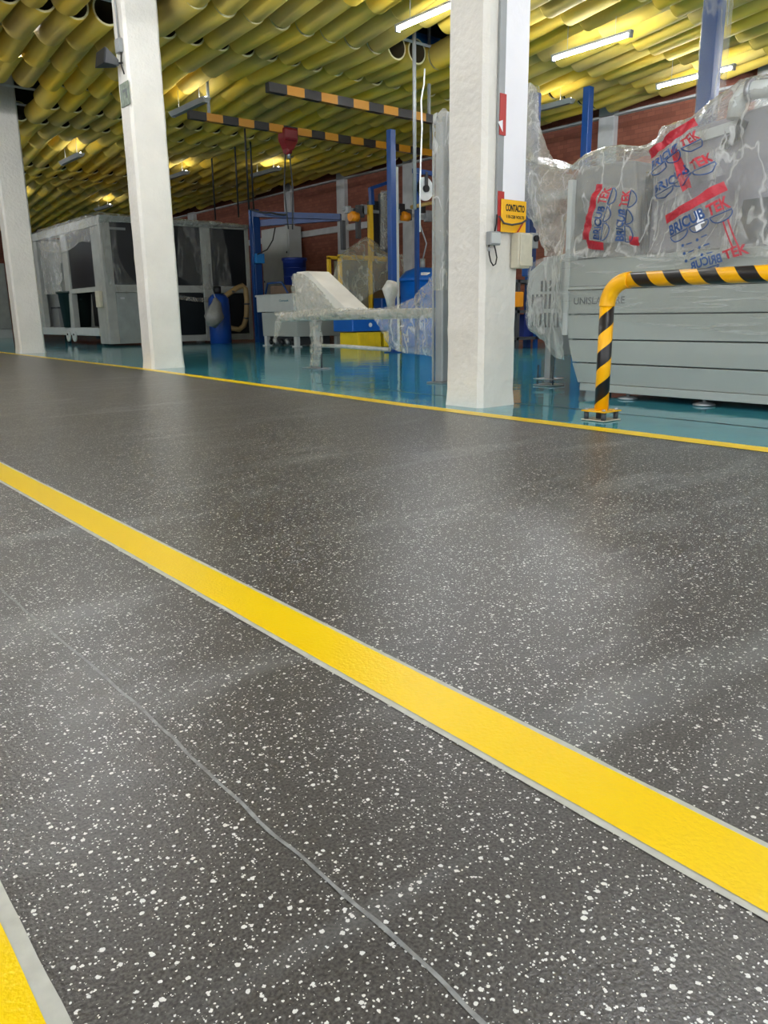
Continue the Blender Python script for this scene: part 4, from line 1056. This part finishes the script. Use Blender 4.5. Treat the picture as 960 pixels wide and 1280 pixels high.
MB().path([(px0.x + .25, 16.9, S(320, 283, 16.9).z), (px0.x + .3, 16.9, .6)], .03, 8).build('drop_pipe', M['black'], t)

for (a, b2, c, d, lab, y, ln) in (((334, 109), (548, 151), 9, 9.7, 'black and orange striped ceiling beam, nearer of the two', 9.7, 3.42),
                                  ((236, 148.5), (548, 187), 8, 11.9, 'black and orange striped ceiling beam carrying the red hoist', 11.9, 3.58)):
    A = S(*a, y); B = S(*b2, y); zc = (A.z + B.z) / 2
    zc = A.z * .6 + B.z * .4
    o = MB().beam((A.x, y, zc), (B.x + 1.2, y, zc), .10, .115).build('striped_beam', M['beam_stripe']); tag(o, lab, 'beam', kind='thing')
    for xx in ((B.x - .2,) if y < 10 else (A.x + .35, B.x - .2)):
        o2 = MB().box(xx - .018, xx + .018, y - .018, y + .018, zc + .066, 4.98).build('beam_hanger', M['galv'], o)
t = thing('chain_hoist', 'dark red chain hoist hanging from the striped beam', 'hoist', S(360, 170, 11.9))
p = S(360, 169, 11.9)
MB().box(p.x - .14, p.x + .14, 11.78, 12.02, p.z - .1, p.z + .1).build('hoist_body', M['dark_red'], t, bevel=.04)
MB().prism([p + V((-.14, -.08, -.09)), p + V((.14, -.08, -.09)), p + V((.04, -.08, -.24)), p + V((-.06, -.08, -.24))], (0, .16, 0)).build('hoist_cone', M['dark_red'], t)
MB().path([p + V((0, 0, -.24)), p + V((0, 0, -.36))], .03, 10).build('chain_link', M['steel'], t)
q = S(359.5, 188, 11.9)
MB().path([q + V((-.05, 0, 0)), q + V((.05, 0, 0))], .07, 14).build('hook_block', M['dark_red'], t)
for s in (-.04, .03): MB().path([q + V((s, 0, 0)), q + V((s * 2.5, 0, -.6)), q + V((s * 1.2, 0, -1.25))], .012, 6).build('chain', M['grey_dark'], t)

# thin black drop rods over the enclosure
for (a, b2, lab) in (((265, 205), (268, 275), 'leftmost thin black rod dropping from the ceiling behind the enclosure'),
                     ((294, 192), (299, 272), 'thin black rod dropping from the ceiling, second from the enclosure side'),
                     ((306, 162), (313, 262), 'longest thin black rod dropping from the striped beam to the blue frame'),
                     ((313.5, 190), (319, 262), 'rightmost thin black rod dropping to the blue frame'),):
    A = at(*a, z=3.9); yv = min(A.y, 19.0)
    A = S(*a, yv); B = S(*b2, yv)
    o = MB().path([(A.x, yv, 4.98), (A.x, yv, B.z)], .018, 8).build('drop_rod', M['black']); tag(o, lab, 'rod')

def post(name, px0, px1, pytop, y, label, mat, full=True, wrap=False):
    A = S(px0, 250, y); B = S(px1, 250, y); z1 = 4.98 if full else S(px0, pytop, y).z
    w_ = abs(B.x - A.x); xc = (A.x + B.x) / 2
    t = thing(name, label, 'post', (xc, y, 0))
    k = w_ * .62
    MB().box(xc - k / 2, xc + k / 2, y - k / 2, y + k / 2, .015, z1).build('post_shaft', mat, t, bevel=.006)
    MB().box(xc - k, xc + k, y - k, y + k, 0, .015).build('base_plate', mat, t)
    if wrap:
        r = k * .62 + .03
        sheet('plastic_wrap', [[V((xc - r * .2, y + r, z)), V((xc - r, y + r * .3, z)), V((xc - r, y - r, z)), V((xc, y - r * 1.05, z)), V((xc + r * 1.3, y - r, z))] for z in (z1 - .3, 3, 2.3, 1.6, 1.0)], M['film_thin'], t, 24, 60, .012, 5, 2)
    return t
def post_x(label, px, py, x, w_, wrap=True, top=4.98):
    p = at(px, py, x=x); t = thing('blue_post', label, 'post', (x, p.y, 0))
    MB().box(x - w_ / 2, x + w_ / 2, p.y - w_ / 2, p.y + w_ / 2, .015, top).build('post_shaft', M['blue'], t, bevel=.006)
    MB().box(x - w_, x + w_, p.y - w_, p.y + w_, 0, .015).build('base_plate', M['blue'], t)
    if wrap:
        r = w_ * .5 + .03; y = p.y
        sheet('plastic_wrap', [[V((x - r * .2, y + r, z)), V((x - r, y + r * .5, z)), V((x - r, y - r, z)), V((x, y - r * 1.05, z)), V((x + r * 1.5, y - r * .9, z))] for z in (4.4, 3, 2.3, 1.6, 1.0)], M['film_thin'], t, 24, 60, .012, 5, 2)
    return t
post_x('tall blue post right of centre, rising behind the wrapped machine to the top edge', 886, 100, 7.6, .15)
post_x('shorter looking blue post between the nearest column and the wrapped machine', 734, 150, 11.0, .12, wrap=False, top=4.0)
post_x('blue post rising behind the yellow framed machine to the striped beam', 489, 200, 8.4, .105, wrap=False, top=3.36)

# process gear between tank and nearest column
t = thing('draped_press', 'yellow framed machine under a tent of cloudy plastic film', 'machine', (9.9, 12.8, 0))
X0, X1, YY = 9.12, 10.55, 12.3
ZA, ZB = .68, 1.68
for x in (X0, 9.85, X1):
    MB().box(x - .03, x + .03, YY, YY + .06, ZA, ZB).build('frame_post', M['yellow_paint'], t)
    MB().box(x - .03, x + .03, YY + .35, YY + .41, ZA, ZB).build('frame_post', M['yellow_paint'], t)
for z in (ZA, ZB):
    for y in (YY, YY + .35): MB().box(X0 - .03, X1 + .03, y, y + .06, z - .03, z + .03).build('frame_rail', M['yellow_paint'], t)
MB().box(X0 + .08, X1 - .06, YY + .07, YY + .34, ZA + .04, ZB - .06).build('press_body', simple('olive grey casing', (104, 100, 80), .5), t, bevel=.02)
MB().box(9.88, X1 - .1, YY + .02, YY + .069, ZA + .1, ZB - .1).build('brown_panel', simple('brown panel', (92, 70, 40), .5), t)
MB().box(9.9, 10.2, YY - .03, YY + .03, ZA - .1, ZA + .0).build('valve_block', M['yellow_paint'], t)
def D(px, py, y=12.2): return at(px, py, y=y)
sheet('draped_film', [[D(428, 318, 12.9), D(440, 308, 12.7), D(453, 297, 12.5), D(468, 303, 12.6), D(482, 318, 12.8), D(502, 320, 12.9)],
                      [D(424, 322, 12.2), D(438, 322, 12.1), D(455, 320, 12.15), D(470, 320, 12.1), D(486, 320, 12.1), D(503, 322, 12.2)],
                      [D(414, 350, 12.15), D(432, 352, 12.0), D(450, 352, 12.1), D(464, 348, 12.0), D(482, 345, 12.15), D(506, 348, 12.2)],
                      [D(402, 372, 12.1), D(420, 382, 12.0), D(442, 384, 12.1), D(458, 372, 12.0), D(478, 362, 12.1), D(508, 366, 12.2)]], M['film_drape'], t, 80, 70, .06, 3, 2)
sheet('draped_film', [[D(404, 366, 12.0), D(414, 370, 12.0), D(425, 372, 12.0)], [D(420, 378, 12), D(430, 382, 12), D(446, 378, 12)], [D(430, 386, 12.0), D(440, 388, 12), D(450, 386, 12.0)]], M['film'], t, 20, 20, .04, 4, 2)
t = thing('blue_pump_cabinet', 'blue steel pump cabinet resting on the two yellow crates', 'pump cabinet', (9.9, 12.3, .27))
MB().box(9.12, 10.25, 11.98, 12.6, .3, .585).build('cabinet_body', M['blue_plastic'], t, bevel=.02)
MB().box(9.8, 10.35, 11.95, 12.7, .30, .9).bm.free()
MB().box(9.85, 10.35, 12.0, 12.25, .59, .92).build('motor_block', M['blue'], t, bevel=.02)
MB().path([(9.55, 11.97, .42), (9.55, 11.98, .42)], .04, 12).build('white_badge', M['white_plastic'], t)
MB().box(10.0, 10.14, 11.96, 11.995, .68, .8).build('white_tag', M['white_plastic'], t)
MB().path([(10.45, 12.1, .3), (10.45, 12.1, .95)], .06, 12).build('riser', M['black'], t)
def crate(x0, x1, lab):
    t = thing('yellow_crate', lab, 'crate', ((x0 + x1) / 2, 12.1, 0))
    MB().box(x0, x1, 11.93, 12.5, .0, .285).build('crate_body', M['yellow_crate'], t, bevel=.012)
    mb = MB()
    for k in range(8): z = .03 + k * .032; mb.box(x0 + .02, x1 - .02, 11.918, 11.93, z, z + .013)
    mb.build('side_ribs', M['yellow_crate'], t)
    for k in range(5):
        xx = x0 + .05 + k * (x1 - x0 - .1) / 4; MB().box(xx - .008, xx + .008, 11.912, 11.93, .02, .27).build('upright_rib', M['yellow_crate'], t)
crate(9.2, 9.78, 'bright yellow slatted crate on the teal floor, left of the pair under the blue cabinet')
crate(9.85, 10.3, 'yellow slatted crate on the teal floor, right of the pair under the blue cabinet')
t = thing('blue_tank', 'round blue tank with a domed lid left of the grey mast', 'tank', (10.5, 11.6, 0))
bc = V((10.47, 11.5, 0)); zr = S(520, 352, 11.5).z
MB().lathe(bc, [(.38, 0), (.40, .03), (.44, zr), (.40, zr)], 36).build('tank_body', M['blue_plastic'], t)
MB().lathe(bc + V((0, 0, zr)), [(.47, .0), (.47, .05), (.44, .08), (.34, .19), (.18, .25), (.02, .265)], 36).build('domed_lid', M['blue_plastic'], t)
MB().path([bc + V((0, 0, zr + .26)), bc + V((0, 0, zr + .42))], .05, 12).build('valve', M['galv'], t)
MB().path([bc + V((0, 0, zr + .4)), bc + V((.1, 0, zr + .7)), bc + V((-.15, 0, zr + 1.2)), bc + V((-.1, 0, zr + 1.6))], .015, 8).build('white_hose', M['galv'], t)
MB().box(bc.x - .3, bc.x - .14, bc.y - .36, bc.y - .28, zr + .1, zr + .15).build('white_label', M['white_plastic'], t)

t = thing('pump_tower', 'tall gear stack with yellow post, orange motors and wrapped black column above the draped machine', 'machine tower', S(475, 312, 12.6))
Yt = 12.85
a, b2 = S(461.5, 256, Yt), S(467, 300, Yt)
MB().box(a.x, b2.x, Yt, Yt + .07, 1.6, a.z).build('yellow_post', M['yellow_paint'], t)
a, b2 = S(468.5, 250, Yt), S(478, 312, Yt)
MB().box(a.x, b2.x, Yt + .1, Yt + .25, 0, a.z).build('black_column', M['black'], t)
a, b2 = S(477, 240, Yt), S(490, 312, Yt)
MB().box(a.x, b2.x, Yt - .02, Yt + .15, 1.66, a.z).build('wrapped_cylinder', M['grey_dark'], t, bevel=.05)
sheet('plastic_wrap', [[S(475.5, y, Yt - .05), S(480, y, Yt - .1), S(486, y, Yt - .1), S(491, y, Yt - .05)] for y in (238, 260, 285, 312)], M['film_thick'], t, 14, 60, .04, 6, 2)
for px, py in ((442, 271), (506, 271)):
    p = S(px, py, Yt); MB().path([p + V((-.09, 0, 0)), p + V((.1, 0, .0))], .085, 16).build('orange_motor', M['orange'], t)
    MB().path([p + V((-.02, 0, -.06)), p + V((0, 0, .09))], .06, 12).build('motor_neck', M['orange'], t)
zz1 = S(450, 262, Yt).z
MB().beam((S(434, 262, Yt).x, Yt + .12, zz1), (S(545, 262, Yt).x, Yt + .12, zz1), .08, .06).build('cross_rail', M['galv'], t)
rr_ = random.Random(4)
for px in (437, 447, 452, 456, 497, 503, 512, 530, 537):
    p = S(px, 264 + rr_.uniform(-5, 6), Yt); s_ = rr_.uniform(.04, .08)
    MB().box(p.x - s_, p.x + s_, Yt, Yt + .11, p.z - s_ * 1.6, p.z + s_ * 1.4).build('fitting', rr_.choice([M['grey_dark'], M['galv'], M['black']]), t, bevel=.01)
for px, y0_, y1_ in ((432, 275, 312), (451, 272, 298)):
    a, b2 = S(px - 2.5, y0_, Yt), S(px + 2.5, y1_, Yt)
    MB().box(a.x, b2.x, Yt + .05, Yt + .12, b2.z, a.z).build('hanging_plate', M['grey_dark'], t)
MB().beam(S(462, 236, Yt), S(491, 226, Yt), .06, .06).build('blue_bracket', M['blue'], t)
MB().beam(S(463.5, 235, Yt), S(465, 256, Yt), .08, .08).build('blue_bracket', M['blue'], t)
MB().beam(S(490, 266, Yt + .2), S(500, 266, Yt + .2), .1, .1).build('blue_bracket', M['blue'], t)
a = S(495, 270, Yt); MB().box(a.x - .05, a.x + .05, Yt + .3, Yt + .4, 0, a.z + .5).build('blue_column', M['blue'], t)
# near thin stand with the white wheel
t = thing('reel_stand', 'thin blue stand carrying a white reel with black hub left of the mast', 'reel stand', S(522, 400, 10.2))
Yr = 10.2
a = S(522.5, 214, Yr)
MB().box(a.x - .03, a.x + .03, Yr, Yr + .06, 0, a.z + .05).build('post', M['blue'], t)
MB().beam((a.x - .1, Yr, a.z), (a.x + .6, Yr, a.z - .02), .07, .07).build('top_arm', M['blue'], t)
MB().box(S(512, 300, Yr).x - .025, S(512, 300, Yr).x + .025, Yr + .3, Yr + .35, 0, S(512, 205, Yr).z).build('grey_upright', M['grey_light'], t)
p = S(531.5, 236, Yr)
MB().path([p + V((0, .0, 0)), p + V((0, .03, 0))], .185, 36).build('white_reel', M['white_plastic'], t)
MB().path([p + V((0, -.05, 0)), p + V((0, -.001, 0))], .055, 16).build('hub', M['black'], t)
MB().beam(p + V((0, -.03, 0)), V((p.x, p.y - .03, a.z - .0)), .05, .03).build('hub_arm', M['grey_dark'], t)
MB().path([S(514, 259, Yr - .1), S(548, 252, Yr - .1)], .03, 12).build('brass_pipe', simple('brass pipe', (150, 122, 66), .4), t)
# vertical conduit and white cable from the ceiling
a = S(518, 120, 8.6)
t = thing('ceiling_conduit', 'thin grey conduit dropping from the ceiling left of the nearest column', 'conduit', (a.x, 8.6, S(519, 262, 8.6).z))
MB().path([(a.x, 8.6, 4.98), (a.x, 8.6, S(519, 262, 8.6).z)], .026, 12).build('conduit_pipe', M['galv'], t)
t = thing('white_cable', 'thin white cable hanging from the ceiling beside the grey conduit', 'cable', S(527, 200, 8.4))
MB().path([S(531, 86, 8.4), S(530, 105, 8.4), S(526.5, 125, 8.4), S(527.5, 160, 8.4), S(526, 200, 8.4), S(525, 235, 8.4), S(525, 290, 8.4)], .011, 8).build('cable_run', M['white_plastic'], t)
# dark blue machinery glimpsed low between column and end unit
t = thing('blue_rack', 'dark blue metal rack glimpsed between the nearest column and the wrapped end unit', 'rack', at(655, 440, z=0))
p = at(655, 436, z=0); x = p.x; y = p.y
for dx in (-.7, -.2, .3, .8):
    MB().box(x + dx, x + dx + .06, y, y + .06, 0, 1.15).build('rack_post', M['blue'] if dx != -.2 else M['grey_dark'], t)
for z in (.15, .6, 1.1): MB().box(x - .75, x + .9, y, y + .5, z, z + .05).build('rack_shelf', M['grey_dark'], t)
MB().box(x - .6, x - .1, y - .05, y + .3, .7, .95).build('orange_motor', M['orange'], t, bevel=.02)
MB().box(x + .1, x + .6, y + .1, y + .4, .2, .58).build('dark_box', M['navy'], t)
a = at(662, 330, x=p.x + .6); MB().box(a.x, a.x + .1, a.y, a.y + .1, .0, 2.4).build('tall_post', M['blue'], t)

vs = bpy.context.scene.view_settings
vs.view_transform = 'Standard'; vs.look = 'None'; vs.gamma = 1; vs.exposure = 1.25; vs.use_curve_mapping = False
